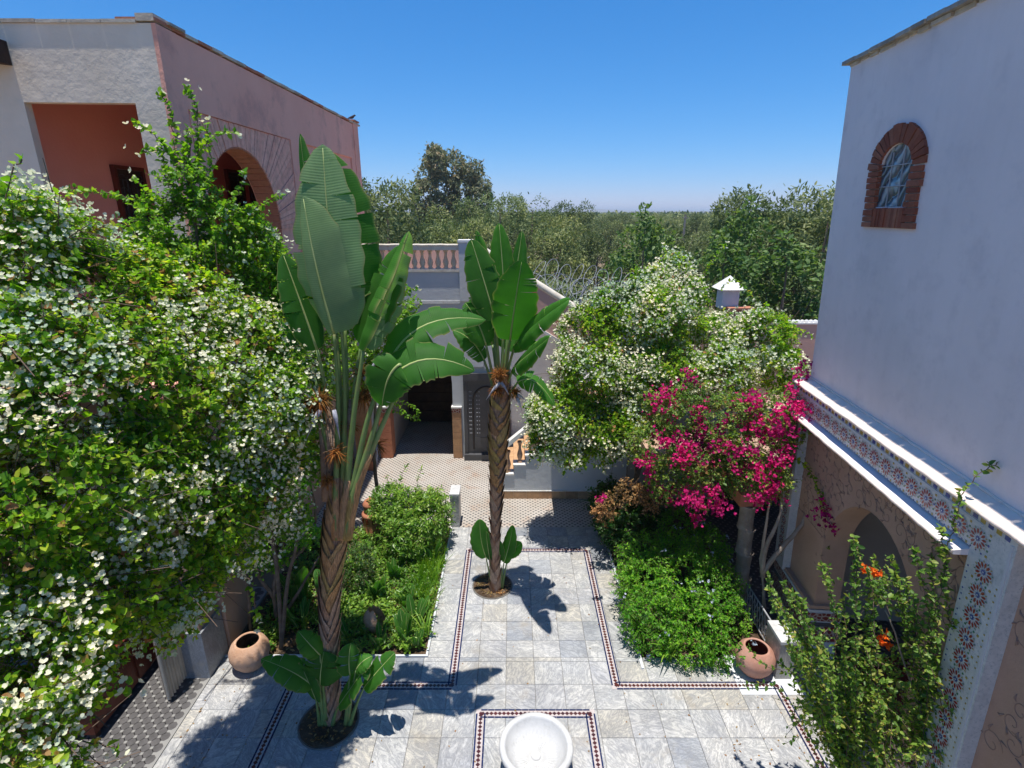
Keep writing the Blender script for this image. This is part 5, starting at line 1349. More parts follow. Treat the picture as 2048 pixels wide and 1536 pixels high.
# long shoots hanging and rising out of the mass
def shoots(root, paths, lL, lW, lmat, step=.035, r=.005, flower=None, name='shoot', tw='twig', dens=2):
    Ps, Ds, Ns, Ls, Ws = [], [], [], [], []; SA, SB = [], []; tips = []
    for p in paths:
        p = [np.array(q, float) for q in p]; pts = []
        for i in range(len(p) - 1):
            m_ = max(2, int(np.linalg.norm(p[i + 1] - p[i]) / step))
            a = p[max(0, i - 1)]; b = p[i]; c = p[i + 1]; e = p[min(len(p) - 1, i + 2)]
            for k in range(m_):
                t = k / m_; pts.append(.5 * ((2 * b) + (-a + c) * t + (2 * a - 5 * b + 4 * c - e) * t * t + (-a + 3 * b - 3 * c + e) * t ** 3))
        pts.append(p[-1]); pts = np.array(pts); pts[1:] += rng.normal(size=pts[1:].shape) * .008
        SA.append(pts[:-1]); SB.append(pts[1:]); d = unit(np.diff(pts, axis=0)); n_ = len(d)
        for rep_ in range(dens):
            sd = unit(rng.normal(size=(n_, 3)) - d * .2); sd = unit(sd - (sd * d).sum(1, keepdims=True) * d)
            k = rng.random(n_) < .8
            Ps.append(pts[1:][k]); Ds.append(unit(sd + .45 * d)[k]); Ns.append((unit(rng.normal(size=(n_, 3)) * .6 + [0, -.1, 1]))[k])
            sz = rng.uniform(.5, 1.2, n_)[k]; Ls.append(lL * sz); Ws.append(lW * sz)
        tips.append((pts[-1], d[-1]))
    A, B = np.vstack(SA), np.vstack(SB); st = stem_geo(A, B, np.full(len(A), r), np.full(len(A), r * .95))
    leaf_obj(name, M[lmat], np.vstack(Ps), np.vstack(Ds), np.vstack(Ns), np.concatenate(Ls), np.concatenate(Ws), root, extra=(st[0], st[1], M[tw]))
    if flower:
        fm, r_, g_, sp = flower
        leaf_obj('flowers', M[fm], *bracts(np.array([t[0] for t in tips]), np.array([t[1] for t in tips]), r_, 3, g_, sp), root, templ=PETAL)
shoots(WB, [[at(150, 1370, 2.9), at(205, 1385, 2.9), at(255, 1368, 2.95)], [at(150, 1480, 2.6), at(200, 1490, 2.6), at(240, 1495, 2.6)], [at(330, 1220, 4.0), at(340, 1270, 3.95), at(350, 1292, 3.95)], [at(400, 1150, 4.3), at(420, 1200, 4.3), at(400, 1240, 4.25)],
            [at(460, 1120, 4.6), at(500, 1160, 4.6), at(512, 1235, 4.6)], [at(10, 420, 3.7), at(20, 350, 3.7), at(50, 318, 3.75)], [at(100, 470, 4.3), at(105, 420, 4.3), at(95, 395, 4.3)], [at(200, 560, 5.0), at(212, 500, 5.0), at(225, 455, 5.0)], [at(300, 520, 5), at(262, 455, 5.1), at(235, 440, 5.1)]], .07, .052, 'leaf_bright', flower=('petal_white', .035, 4, .05))
# green climber on the wing
GV = thing('green_climber', 'tall lime-green climber with long sprays against the pink wing', 'climber', (-3.4, 6.3, 0))
gv = blobs_at([(370, 470, 5.6, .34), (440, 455, 5.8, .25), (500, 450, 5.9, .12), (505, 515, 6.0, .30), (330, 440, 5.5, .22), (430, 560, 5.9, .45), (560, 570, 6.2, .38), (380, 380, 5.7, .20), (300, 490, 5.5, .2), (620, 640, 6.4, .36), (590, 790, 6.2, .36), (620, 900, 6.3, .28), (600, 700, 6.4, .35), (560, 1030, 6.4, .3), (500, 610, 6.0, .35)])
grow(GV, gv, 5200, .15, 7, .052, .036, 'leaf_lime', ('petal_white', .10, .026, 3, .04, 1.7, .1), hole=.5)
shoots(GV, [[at(370, 400, 5.7), at(350, 300, 5.75), at(345, 230, 5.8), at(318, 185, 5.8)], [at(385, 390, 5.7), at(395, 290, 5.8), at(390, 210, 5.85), at(374, 178, 5.85)], [at(380, 420, 5.7), at(420, 330, 5.7), at(410, 250, 5.75)], [at(355, 330, 5.7), at(310, 270, 5.7), at(270, 245, 5.7)],
            [at(345, 450, 5.6), at(260, 400, 5.5), at(190, 385, 5.5), at(135, 380, 5.5)], [at(400, 300, 5.7), at(430, 270, 5.7), at(465, 265, 5.7)], [at(460, 420, 5.8), at(485, 370, 5.8), at(490, 345, 5.8)], [at(330, 440, 5.5), at(290, 380, 5.5), at(270, 360, 5.5)], [at(500, 430, 5.9), at(535, 400, 5.9), at(560, 392, 5.9)],
            [at(380, 400, 5.75), at(372, 320, 5.8), at(376, 260, 5.82)], [at(365, 420, 5.7), at(330, 350, 5.75), at(325, 290, 5.8)], [at(400, 420, 5.75), at(400, 350, 5.8), at(392, 270, 5.82)], [at(760, 590, 9), at(800, 575, 9), at(835, 580, 9)], [at(380, 430, 5.7), at(385, 350, 5.7), at(365, 290, 5.75)], [at(385, 350, 5.7), at(350, 310, 5.7), at(285, 300, 5.7)]],
       .058, .042, 'leaf_lime', step=.022, dens=3, flower=('petal_white', .032, 3, .04))
limbs(GV, [[(-3.5, 6.6, 0), (-3.35, 6.5, 1.2), (-3.3, 6.4, 2.6), (-3.4, 6.2, 4.2), at(385, 420, 5.8), at(382, 280, 5.85)], [(-3.5, 6.6, 0), (-3.2, 6.5, 1.3), (-2.9, 6.4, 2.2), at(600, 800, 6.3)]], .035)
# shrub behind the near palm
BS = thing('yellow_green_shrub', 'yellow-green shrub with tiny white flowers below the roof balustrade', 'shrub', (-2.9, 10.6, 0))
bs = blobs_at([(770, 610, 10.4, .5), (740, 680, 10.3, .6), (700, 740, 10.2, .55), (800, 660, 10.3, .35), (770, 730, 10.2, .4), (730, 590, 10.4, .3), (690, 640, 10.3, .45)])
grow(BS, bs, 3000, .17, 7, .06, .042, 'leaf_lime', ('petal_white', .12, .03, 2, .04, 2.0, .1), hole=.5)
shoots(BS, [[at(800, 580, 10.4), at(840, 600, 10.4), at(820, 640, 10.4)], [at(790, 800, 10.0), at(830, 815, 9.9), at(835, 840, 9.9)], [at(760, 800, 10), at(800, 825, 9.9), at(830, 838, 9.9)], [at(750, 780, 10), at(790, 805, 9.9), at(815, 835, 9.9)], [at(760, 560, 10.4), at(740, 500, 10.5), at(735, 465, 10.5)]], .065, .045, 'leaf_lime', flower=None, dens=4)
limbs(BS, [[(-2.9, 10.6, 0), (-2.95, 10.5, 1.2), (-2.8, 10.4, 2.6), at(740, 640, 10.4)]], .05)

# white bougainvillea, right
WR = thing('white_bougainvillea', 'big cream-white bougainvillea over the flat roof at the right, beyond the magenta one', 'bougainvillea', (3.0, 10.2, 0))
wr = blobs_at([(1120, 830, 9.6, .55), (1180, 740, 9.8, .62), (1170, 660, 10.1, .45), (1300, 640, 10.2, .68), (1300, 760, 9.8, .7), (1420, 695, 10.2, .58), (1440, 760, 9.6, .55), (1530, 680, 10, .48), (1300, 580, 10.7, .42), (1370, 590, 10.7, .34),
               (1200, 860, 9.5, .48), (1100, 875, 9.4, .32), (1260, 850, 9.4, .45), (1230, 610, 10.3, .35), (1150, 905, 9.3, .24), (1560, 740, 9.6, .35), (1505, 660, 10.2, .28), (1350, 540, 10.9, .25)])
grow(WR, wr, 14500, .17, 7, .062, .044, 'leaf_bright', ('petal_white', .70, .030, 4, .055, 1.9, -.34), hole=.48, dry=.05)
shoots(WR, [[at(1400, 570, 10.6), at(1420, 530, 10.6), at(1450, 490, 10.7)], [at(1310, 560, 10.7), at(1325, 520, 10.7), at(1330, 500, 10.7)], [at(1560, 650, 10), at(1600, 660, 10), at(1625, 672, 10)], [at(1200, 900, 9.3), at(1205, 930, 9.3), at(1210, 945, 9.3)], [at(1130, 900, 9.3), at(1135, 930, 9.2), at(1125, 945, 9.2)],
            [at(1080, 860, 9.4), at(1060, 890, 9.4), at(1062, 920, 9.4)], [at(1290, 880, 9.3), at(1230, 920, 9.2), at(1190, 935, 9.2)], [at(1230, 610, 10.3), at(1200, 590, 10.3)], [at(1440, 580, 10.5), at(1470, 560, 10.5), at(1500, 590, 10.5)]], .065, .046, 'leaf_bright', dens=4, flower=('petal_white', .034, 5, .06))
P_, O_ = blob_points(wr, 600, .9, .0)
s_, f_ = stem_geo(P_, P_ + unit(O_ + rng.normal(size=P_.shape) * 1.2) * rng.uniform(.2, .6, (len(P_), 1)), np.full(len(P_), .005), np.full(len(P_), .003))
tag(np_obj('twigs', s_, f_, [M['twig']], None, WR), kind='stuff')
limbs(WR, [[(2.45, 9.9, 0), (2.5, 9.8, 1.2), (2.4, 9.7, 2.4), at(1300, 760, 9.8)], [(2.5, 9.8, 1.2), (2.9, 9.8, 2.4), at(1440, 740, 9.8)]], .05)
# magenta bougainvillea
MG = thing('magenta_bougainvillea', 'magenta bougainvillea with twisted pale trunk beside the trunk-like column', 'bougainvillea', (4.02, 7.15, 0))
mg = blobs_at([(a_, b_, c_ - (.75 if b_ > 780 else .3), d_ * .93) for a_, b_, c_, d_ in [(1310, 890, 8.6, .38), (1350, 830, 8.8, .42), (1450, 850, 8.5, .5), (1540, 840, 8.2, .40), (1400, 930, 8.3, .34), (1500, 930, 8.0, .34), (1590, 770, 8.3, .25), (1330, 960, 8.4, .26), (1395, 1000, 8.0, .15), (1540, 960, 7.8, .26), (1590, 850, 8.0, .22), (1440, 950, 8.2, .26), (1300, 790, 8.9, .15), (1380, 790, 8.9, .2), (1500, 885, 8.6, .34), (1545, 900, 8.4, .3), (1570, 870, 8.3, .26), (1470, 880, 8.7, .3)]])
grow(MG, mg, 4700, .15, 6, .048, .033, 'leaf_dull', None, hole=.5, dry=.10)
P_, O_ = blob_points(mg, 1500, .5, .5); k = lump(P_, 3.4, 5.0) > .34; P_, O_ = P_[k], O_[k]
leaf_obj('flowers', M['petal_pink'], *bracts(P_ + O_ * .08, O_, .032, 3, 5, .05), MG, templ=PETAL)
grow(MG, blobs_at([(1220, 1010, 8.6, .16), (1200, 1030, 8.5, .12), (1280, 960, 8.5, .2), (1300, 1000, 8.4, .16), (1260, 980, 8.6, .16)]), 420, .16, 6, .05, .03, 'leaf_dry', None, hole=.1, name='dry_foliage')
def pinkball(px, py, Y, r, n_):
    n_ = max(4, int(n_ * .72)); c = np.array(at(px, py, Y - (.85 if Y > 7.5 else 0))); Pp = c + rng.normal(size=(n_, 3)) * r
    leaf_obj('flower_cluster', M['petal_pink'], *bracts(Pp, unit(rng.normal(size=(n_, 3)) + [0, -.3, .3]), .033, 3, 4, .04), MG, templ=PETAL)
for a in ((1310, 800, 8.8, .10, 26), (1345, 790, 8.8, .10, 30), (1385, 750, 8.9, .07, 12), (1400, 820, 8.6, .08, 22), (1400, 850, 8.5, .07, 18), (1325, 880, 8.4, .05, 16), (1290, 920, 8.4, .07, 22), (1300, 950, 8.4, .05, 12), (1350, 880, 8.4, .05, 10), (1380, 900, 8.2, .06, 16), (1355, 920, 8.2, .06, 16),
          (1395, 1010, 7.9, .06, 22), (1372, 1000, 7.9, .07, 22), (1395, 1040, 7.9, .035, 10), (1440, 1010, 7.9, .06, 24), (1425, 985, 7.9, .05, 14), (1470, 900, 8.0, .06, 20), (1520, 850, 8.0, .09, 26), (1500, 800, 8.2, .08, 22), (1570, 830, 7.9, .10, 34), (1600, 815, 7.9, .06, 22), (1560, 915, 7.7, .08, 26),
          (1520, 945, 7.7, .07, 22), (1515, 995, 7.6, .06, 24), (1545, 970, 7.6, .05, 16), (1590, 1000, 7.4, .025, 8), (1505, 900, 7.9, .06, 14), (1560, 870, 7.8, .05, 14), (1450, 850, 8.3, .07, 14), (1608, 735, 8.4, .06, 18), (1590, 780, 8.2, .05, 14), (1480, 940, 7.9, .05, 12), (1620, 845, 7.8, .03, 8), (1205, 995, 8.4, .03, 5)):
    pinkball(*a)
limbs(MG, [[(4.06, 7.12, 0), (3.98, 7.1, .5), (3.86, 7.05, 1.0)], [(3.86, 7.05, 1.0), (4.05, 7.0, 1.5), (4.3, 7.0, 1.9), (4.35, 7.1, 2.4), (4.3, 7.3, 2.9)], [(3.86, 7.05, 1.0), (3.82, 7.0, 1.5), (3.95, 7.0, 2.1), (4.0, 7.3, 2.8)], [(3.9, 7.1, .9), (3.80, 7.05, 1.4), (3.78, 7.0, 2.3)]], .042, 'bark_pale')
shoots(MG, [[at(1560, 905, 7.6), at(1610, 930, 7.0), at(1640, 990, 6.6), at(1660, 1060, 6.4)], [at(1640, 990, 6.6), at(1660, 1050, 6.5), at(1655, 1100, 6.4)], [at(1640, 985, 6.6), at(1650, 1010, 6.5), at(1672, 1070, 6.4)], [at(1620, 830, 7.7), at(1632, 780, 7.6), at(1630, 765, 7.6)], [at(1625, 905, 7.4), at(1618, 940, 7.4)]], .06, .042, 'leaf_bright', dens=4)
for a in ((1650, 1020, 6.4, .05, 14), (1640, 1030, 6.4, .04, 8), (1665, 1055, 6.3, .03, 6)): pinkball(*a)
grow(MG, blobs_at([(1480, 780, 8.8, .35), (1420, 900, 8.4, .35), (1350, 950, 8.4, .3)]), 260, .35, 1, .02, .015, 'leaf_dry', None, hole=1, stem_r=.004, name='bare_twigs')

# sparse bougainvillea, right foreground
FB = thing('sparse_bougainvillea', 'sparse thorny bougainvillea with a few orange flowers in the lower right foreground', 'bougainvillea', (3.5, 4.3, 0))
paths = []
def jit(v, s): return Vector(v) + Vector((random.uniform(-s, s), random.uniform(-s, s), random.uniform(-s, s)))
roots = [at(1760, 1560, 3.9), at(1850, 1560, 3.9), at(1930, 1560, 3.9), at(1700, 1560, 4.0), at(2020, 1560, 3.8)]
tips_ = [(1560, 1160), (1650, 1120), (1700, 1080), (1745, 1120), (1780, 1110), (1830, 1100), (1870, 1130), (1600, 1200), (1625, 1260), (1690, 1200), (1730, 1220), (1800, 1190), (1840, 1230), (1900, 1180), (1950, 1190), (1560, 1330), (1600, 1400), (1640, 1440), (1690, 1310), (1740, 1330), (1790, 1300), (1850, 1310), (1910, 1290), (1960, 1300), (2010, 1260), (2040, 1200), (1540, 1200), (1660, 1480), (1720, 1420), (1780, 1400), (1850, 1400), (1920, 1400), (2000, 1400), (2040, 1340), (1600, 1300), (1620, 1350), (1670, 1380), (1870, 1060), (1960, 1100), (1580, 1250)]
for (tx, ty) in tips_ + [(a + random.uniform(-25, 25), b + random.uniform(-30, 60)) for a, b in tips_]:
    Yt = random.uniform(3.9, 4.7); rt = roots[min(range(5), key=lambda i: abs([1760, 1850, 1930, 1700, 2020][i] - tx) + random.uniform(0, 120))]
    e = at(tx, ty, Yt); m_ = rt.lerp(e, .55) + Vector((random.uniform(-.1, .1), random.uniform(-.2, .1), random.uniform(.02, .18)))
    paths.append([jit(rt, .08), m_, jit(e, .03)])
    for _ in range(2):
        f = random.uniform(.35, .8); q = rt.lerp(e, f) + Vector((0, 0, .1 * (1 - f))); e2 = q + Vector((random.uniform(-.25, .25), random.uniform(-.25, .25), random.uniform(-.05, .28)))
        paths.append([q, q.lerp(e2, .5) + Vector((0, 0, .05)), e2])
paths += [[at(1870, 1240, 4.0), at(1900, 1080, 4.0), at(1930, 980, 4.05), at(1990, 925, 4.1)], [at(1580, 1400, 4.2), at(1540, 1370, 4.3), at(1490, 1372, 4.4)], [at(1590, 1350, 4.4), at(1530, 1330, 4.5), at(1500, 1300, 4.5)], [at(2040, 1120, 3.9), at(2010, 1150, 3.9), at(1975, 1230, 3.9)]]
shoots(FB, paths, .052, .032, 'leaf_dull', step=.03, r=.0042, dens=3)
fbb = blobs_at([(1700, 1500, 4.0, .32), (1800, 1480, 4.0, .36), (1900, 1500, 3.9, .38), (2000, 1480, 3.8, .36), (1750, 1390, 4.1, .26), (1850, 1370, 4.1, .28), (1960, 1380, 3.9, .26), (1640, 1420, 4.1, .2), (1760, 1180, 4.3, .18), (1640, 1290, 4.3, .18)])
grow(FB, fbb, 750, .24, 7, .05, .031, 'leaf_dull', None, hole=.3, fill=.9, wild=.9)
for px_, py_ in ((1748, 1145), (1756, 1150), (1768, 1275), (1772, 1290), (1735, 1142)):
    c = np.array(at(px_, py_, 4.2)); n_ = 9
    leaf_obj('flower_cluster', M['petal_orange'], *bracts(c + rng.normal(size=(n_, 3)) * .018, unit(rng.normal(size=(n_, 3)) + [0, -.4, .3]), .024, 3, 2, .012), FB, templ=PETAL)
limbs(FB, [[(3.5, 4.3, 0), (3.4, 4.2, .8), at(1850, 1536, 4.0), at(1800, 1300, 4.15), at(1770, 1220, 4.2)], [(3.5, 4.3, 0), (3.5, 4.1, .9), at(1900, 1480, 3.9), at(1860, 1330, 4.0)]], .018, 'bark_pale')

# ------------------------------------------------------------------ right bed
PB = thing('plumbago_bush', 'bright green plumbago bush with pale blue flowers filling the right bed', 'bush', (2.7, 7.0, 0))
pbb = [((2.15, 6.75, .35), (.45, .42, .42)), ((2.75, 6.65, .42), (.5, .42, .48)), ((3.2, 6.75, .38), (.36, .4, .42)), ((2.2, 7.35, .45), (.45, .5, .5)), ((2.8, 7.3, .6), (.55, .55, .55)), ((3.25, 7.3, .5), (.35, .45, .5)), ((2.3, 8.0, .5), (.42, .5, .48)), ((2.85, 8.0, .55), (.5, .5, .5)), ((3.35, 8.0, .7), (.35, .4, .45)), ((3.1, 8.6, .75), (.4, .4, .4)), ((2.6, 6.4, .25), (.45, .25, .3)), ((3.1, 6.35, .25), (.35, .25, .3))]
grow(PB, pbb, 6500, .14, 8, .046, .022, 'leaf_plumbago', None, hole=.6, up=.6)
P_, O_ = blob_points(pbb, 340, .1, .8); k = (lump(P_, 4.0, 3.0) > .25); P_, O_ = P_[k], O_[k]
leaf_obj('flowers', M['petal_blue'], *bracts(P_ + O_ * .1, O_, .019, 5, 4, .022), PB, templ=PETAL)
shp = []
for _ in range(60):
    x, y_ = random.uniform(1.85, 3.45), random.uniform(6.3, 8.6); z = .55 + .35 * math.sin((x - 1.8) * 1.8) * random.uniform(.7, 1)
    a = random.uniform(0, 6.28); l_ = random.uniform(.15, .35); shp.append([(x, y_, z), (x + .4 * l_ * math.cos(a), y_ + .4 * l_ * math.sin(a), z + .8 * l_), (x + l_ * math.cos(a), y_ + l_ * math.sin(a), z + l_)])
shoots(PB, shp, .042, .020, 'leaf_plumbago', dens=4, step=.03, r=.003)
DB = thing('dark_shrub', 'dark green shrub at the far end of the right bed', 'shrub', (2.2, 9.2, 0))
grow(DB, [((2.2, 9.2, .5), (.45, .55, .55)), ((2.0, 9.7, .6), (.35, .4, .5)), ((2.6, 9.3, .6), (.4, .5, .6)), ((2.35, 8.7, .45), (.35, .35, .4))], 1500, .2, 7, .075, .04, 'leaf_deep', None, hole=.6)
def blade_clump(name, label, c, n_, L0, L1, wd, mt, tilt=(.25, 1.1), arch=.6, cat_='plant', group=None, seg=6):
    root = thing(name, label, cat_, c, group); V = []; Fc = []
    for k in range(n_):
        a = random.uniform(0, 2 * PI); tl = random.uniform(*tilt); L_ = random.uniform(L0, L1); w_ = wd * random.uniform(.7, 1.2)
        p = Vector((c[0] + random.uniform(-.04, .04), c[1] + random.uniform(-.04, .04), c[2])); hd = Vector((math.cos(a), math.sin(a), 0)); sd = Vector((-math.sin(a), math.cos(a), 0)); th = tl * .35; b0 = len(V)
        for i in range(seg + 1):
            t = i / seg; ww = w_ * (math.sin(PI * min(1, .15 + .85 * t)) ** .7 if t < 1 else 0)
            up_ = Vector((hd.x * math.sin(th), hd.y * math.sin(th), math.cos(th))); nn_ = sd.cross(up_)
            V += [p - sd * ww * .5 + nn_ * ww * .12, p, p + sd * ww * .5 + nn_ * ww * .12]
            p = p + up_ * L_ / seg; th += (tl * .5 + arch * t) / seg * 2.2
        for i in range(seg):
            q = b0 + 3 * i; Fc += [(q, q + 1, q + 4, q + 3), (q + 1, q + 2, q + 5, q + 4)]
    np_obj('blades', np.array([tuple(v) for v in V]), np.array(Fc), [M[mt]], None, root, 'stuff'); return root
for i, (x, y_, n_, lab) in enumerate(((1.98, 7.45, 40, 'strappy agapanthus clump halfway along the right bed edge'), (2.02, 6.75, 46, 'strappy agapanthus clump near the front corner of the right bed'), (2.3, 6.35, 26, 'strappy clump at the front kerb of the right bed'))):
    blade_clump('agapanthus', lab, (x, y_, 0), n_, .4, .68, .024, 'leaf_glossy')
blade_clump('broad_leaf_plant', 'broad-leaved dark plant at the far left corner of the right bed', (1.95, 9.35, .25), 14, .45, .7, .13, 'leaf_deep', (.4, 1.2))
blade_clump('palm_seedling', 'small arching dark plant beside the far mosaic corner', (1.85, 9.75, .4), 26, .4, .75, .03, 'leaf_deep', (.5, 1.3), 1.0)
blade_clump('broad_leaf_plant', 'single pale broad leaf plant lit at the rear of the right bed', (2.15, 9.2, .55), 5, .4, .5, .14, 'leaf_glossy', (.5, 1.0))

# ------------------------------------------------------------------ left bed
RBs = thing('round_bush', 'rounded light green bush beside the grey marble block', 'bush', (-1.85, 9.2, 0))
grow(RBs, [((-1.75, 9.15, .62), (.42, .45, .5)), ((-2.15, 9.35, .72), (.42, .42, .42)), ((-1.55, 9.35, .68), (.32, .36, .42)), ((-1.95, 8.85, .45), (.42, .36, .42)), ((-2.45, 9.5, .8), (.3, .35, .3))], 1900, .17, 8, .10, .028, 'leaf_glossy', None, hole=.8, templ=NARROW, up=.1)
shoots(RBs, [[(-2.2, 9.4, 1.0), (-2.2, 9.6, 1.3), (-2.1, 9.7, 1.5)], [(-2.4, 9.5, 1.0), (-2.5, 9.7, 1.3)], [(-1.9, 9.4, 1.0), (-1.85, 9.6, 1.3), (-1.8, 9.7, 1.45)]], .09, .025, 'leaf_glossy', dens=3)
limbs(RBs, [[(-2.2, 9.2, 0), (-2.3, 9.2, .4), (-2.4, 9.3, .8)], [(-2.0, 9.2, 0), (-1.9, 9.1, .5)], [(-2.15, 9.15, 0), (-2.0, 9.2, .6)]], .02)
GC = tag(None or bpy.data.objects.new('ground_cover', None)) if False else None
gcb = thing('low_bedding', 'low mixed leafy bedding covering the left bed', 'bedding plants', (-2.2, 7.7, 0)); gcb['kind'] = 'stuff'
n_ = 2400; P_ = np.stack([rng.uniform(-4.0, -1.33, n_), rng.uniform(6.5, 9.7, n_), np.full(n_, .02)], -1)
k = (lump(P_ * [1, 1, 0], 2.6, 4) > -.35); P_ = P_[k]; O_ = np.tile([0, 0, 1.0], (len(P_), 1))
a, s0, s1, d = sprigs(P_, O_, .24, 8, .075, .034, .4, .6); leaf_obj('foliage', M['leaf_glossy'], *a, gcb, extra=(*stem_geo(s0, s1, np.full(len(s0), .003), np.full(len(s0), .002)), M['twig']))
n_ = 700; P_ = np.stack([rng.uniform(-3.2, -1.35, n_), rng.uniform(6.6, 9.2, n_), np.full(n_, .03)], -1); O_ = np.tile([0, 0, 1.0], (n_, 1))
a, s0, s1, d = sprigs(P_, O_, .16, 7, .05, .03, .3, .9); leaf_obj('ground_leaves', M['leaf_dull'], *a, gcb)
leaf_obj('leaf_litter', M['leaf_dry'], np.stack([rng.uniform(-4.2, -1.35, 900), rng.uniform(6.5, 9.7, 900), rng.uniform(.005, .03, 900)], -1), rng.normal(size=(900, 3)) * [1, 1, .1], rng.normal(size=(900, 3)) * .3 + [0, 0, 1], rng.uniform(.04, .10, 900), rng.uniform(.02, .05, 900), gcb)
gb = thing('grassy_clump', 'fine grassy tuft along the inner kerb of the left bed', 'grass', (-1.5, 8.1, 0)); gb['kind'] = 'stuff'
V, Fc = [], []
n_ = 420; P_ = np.stack([rng.uniform(-1.75, -1.32, n_), rng.uniform(7.5, 8.75, n_), np.zeros(n_)], -1)
leaf_obj('blades', M['leaf_lime'], P_, unit(np.stack([rng.normal(size=n_) * .45 + .15, rng.normal(size=n_) * .45, np.ones(n_)], -1)), rng.normal(size=(n_, 3)), rng.uniform(.25, .5, n_), rng.uniform(.008, .016, n_), gb, templ=NARROW)
def canna(x, y_, n_, hgt, lab, yellow=0):
    t = thing('canna', lab, 'plant', (x, y_, 0))
    for k in range(n_):
        a = random.uniform(0, 2 * PI); r = random.uniform(.02, .07); B = Vector((x + r * math.cos(a), y_ + r * math.sin(a), .03 + .06 * k / n_)); L_ = hgt * random.uniform(.7, 1.1); o_ = random.uniform(.15, .5)
        T = B + Vector((math.cos(a) * L_ * o_, math.sin(a) * L_ * o_, L_ * random.uniform(.65, 1))); C_ = B.lerp(T, .55) + Vector((0, 0, L_ * .18))
        lo = paddle_leaf(t, B, C_, T, L_ * .30, (-math.cos(a) * .6, -math.sin(a) * .6, .8), .3, 0, None, 'canna', .006, .08)
for x, y_, n_, hh, lab in ((-1.65, 6.75, 7, .5, 'canna-like plant at the front right corner of the left bed'), (-2.0, 6.62, 6, .42, 'canna-like plant in the middle of the left bed front'), (-1.55, 7.05, 6, .5, 'tall upright canna-like plant behind the front corner of the left bed'), (-1.75, 7.5, 6, .42, 'canna-like plant halfway along the left bed'), (-2.3, 7.7, 6, .55, 'canna-like plant near the dark bush of the left bed'), (-2.1, 8.2, 5, .45, 'canna-like plant below the round bush'), (-1.5, 8.7, 5, .5, 'canna-like plant beside the grassy tuft'), (-2.5, 6.75, 6, .4, 'canna-like plant by the broken jar'), (-1.45, 6.6, 6, .3, 'small canna-like plant overhanging the front kerb corner')):
    canna(x, y_, n_, hh, lab)
for x, y_, n_, lab in ((-2.9, 6.75, 24, 'arching strappy clump behind the near palm pit'), (-3.3, 7.0, 20, 'shaded strappy clump near the left clay pot'), (-1.35, 7.2, 18, 'small strappy clump on the left bed inner kerb'), (-1.34, 6.85, 14, 'spiky clump overhanging the left bed inner kerb near its corner')):
    blade_clump('strappy_plant', lab, (x, y_, 0), n_, .25, .5, .022, 'leaf_glossy')
DS_ = thing('dark_bush', 'small dark grey-green bush hugging the near palm in the left bed', 'bush', (-2.75, 8.0, 0))
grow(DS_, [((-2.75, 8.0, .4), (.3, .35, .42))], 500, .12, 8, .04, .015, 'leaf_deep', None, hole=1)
BT = thing('bare_shrub', 'leggy grey-branched shrub by the left pier', 'shrub', (-3.75, 7.1, 0))
limbs(BT, [[(-3.75, 7.1, 0), (-3.7, 7.0, .6), (-3.6, 7.0, 1.1), (-3.3, 7.0, 1.9), (-3.2, 6.9, 2.4)], [(-3.7, 7.0, .6), (-3.85, 6.9, 1.2), (-3.7, 6.9, 1.9), (-3.9, 6.8, 2.6)], [(-3.6, 7.0, 1.1), (-3.2, 7.1, 1.4), (-2.95, 7.1, 1.9), (-2.95, 7.1, 2.5)], [(-3.3, 7.0, 1.9), (-3.6, 6.9, 2.3), (-3.9, 6.8, 2.9)], [(-3.75, 7.1, 0), (-3.3, 7.1, .7), (-3.0, 7.2, 1.2)]], .035, 'bark')
grow(BT, [((-3.6, 6.9, 2.6), (.5, .35, .45)), ((-3.2, 6.9, 2.9), (.4, .3, .4)), ((-3.1, 7.0, 1.9), (.25, .2, .3)), ((-3.6, 7.0, 1.5), (.3, .3, .3))], 900, .15, 7, .055, .038, 'leaf_plumbago', ('petal_white', .12, .03, 2, .03, 2, .0), hole=.4)
for x, y_, lab, s_ in ((-3.35, 7.0, 'broad-leaved plant in the shade behind the left clay pot', .5), (-3.0, 7.4, 'broad upright leaf lit behind the near palm trunk', .8), (-3.6, 7.6, 'tall broad-leaved plant deep in the left bed shade', .9)):
    canna(x, y_, 6, s_, lab)
RF = thing('red_flower_plant', 'plant with one big dark red bloom showing through the white bougainvillea', 'plant', at(240, 1250, 4.4))
c = at(240, 1250, 4.4); n_ = 14
limbs(RF, [[(-5.15, 4.3, 0), (-4.6, 4.35, 1.2), c]], .010, 'twig', 'stem')
m_red = leafmat('dark_red_petal', [(0, (.28, .01, .01)), (1, (.45, .03, .02))], .35, .5, .3, 2, (1.2, .6, .6))
d_ = unit(rng.normal(size=(n_, 3)) + [0, -.5, .5]); leaf_obj('bloom', m_red, np.repeat(np.array(c)[None], n_, 0), d_, rng.normal(size=(n_, 3)), np.full(n_, .11), np.full(n_, .07), RF)

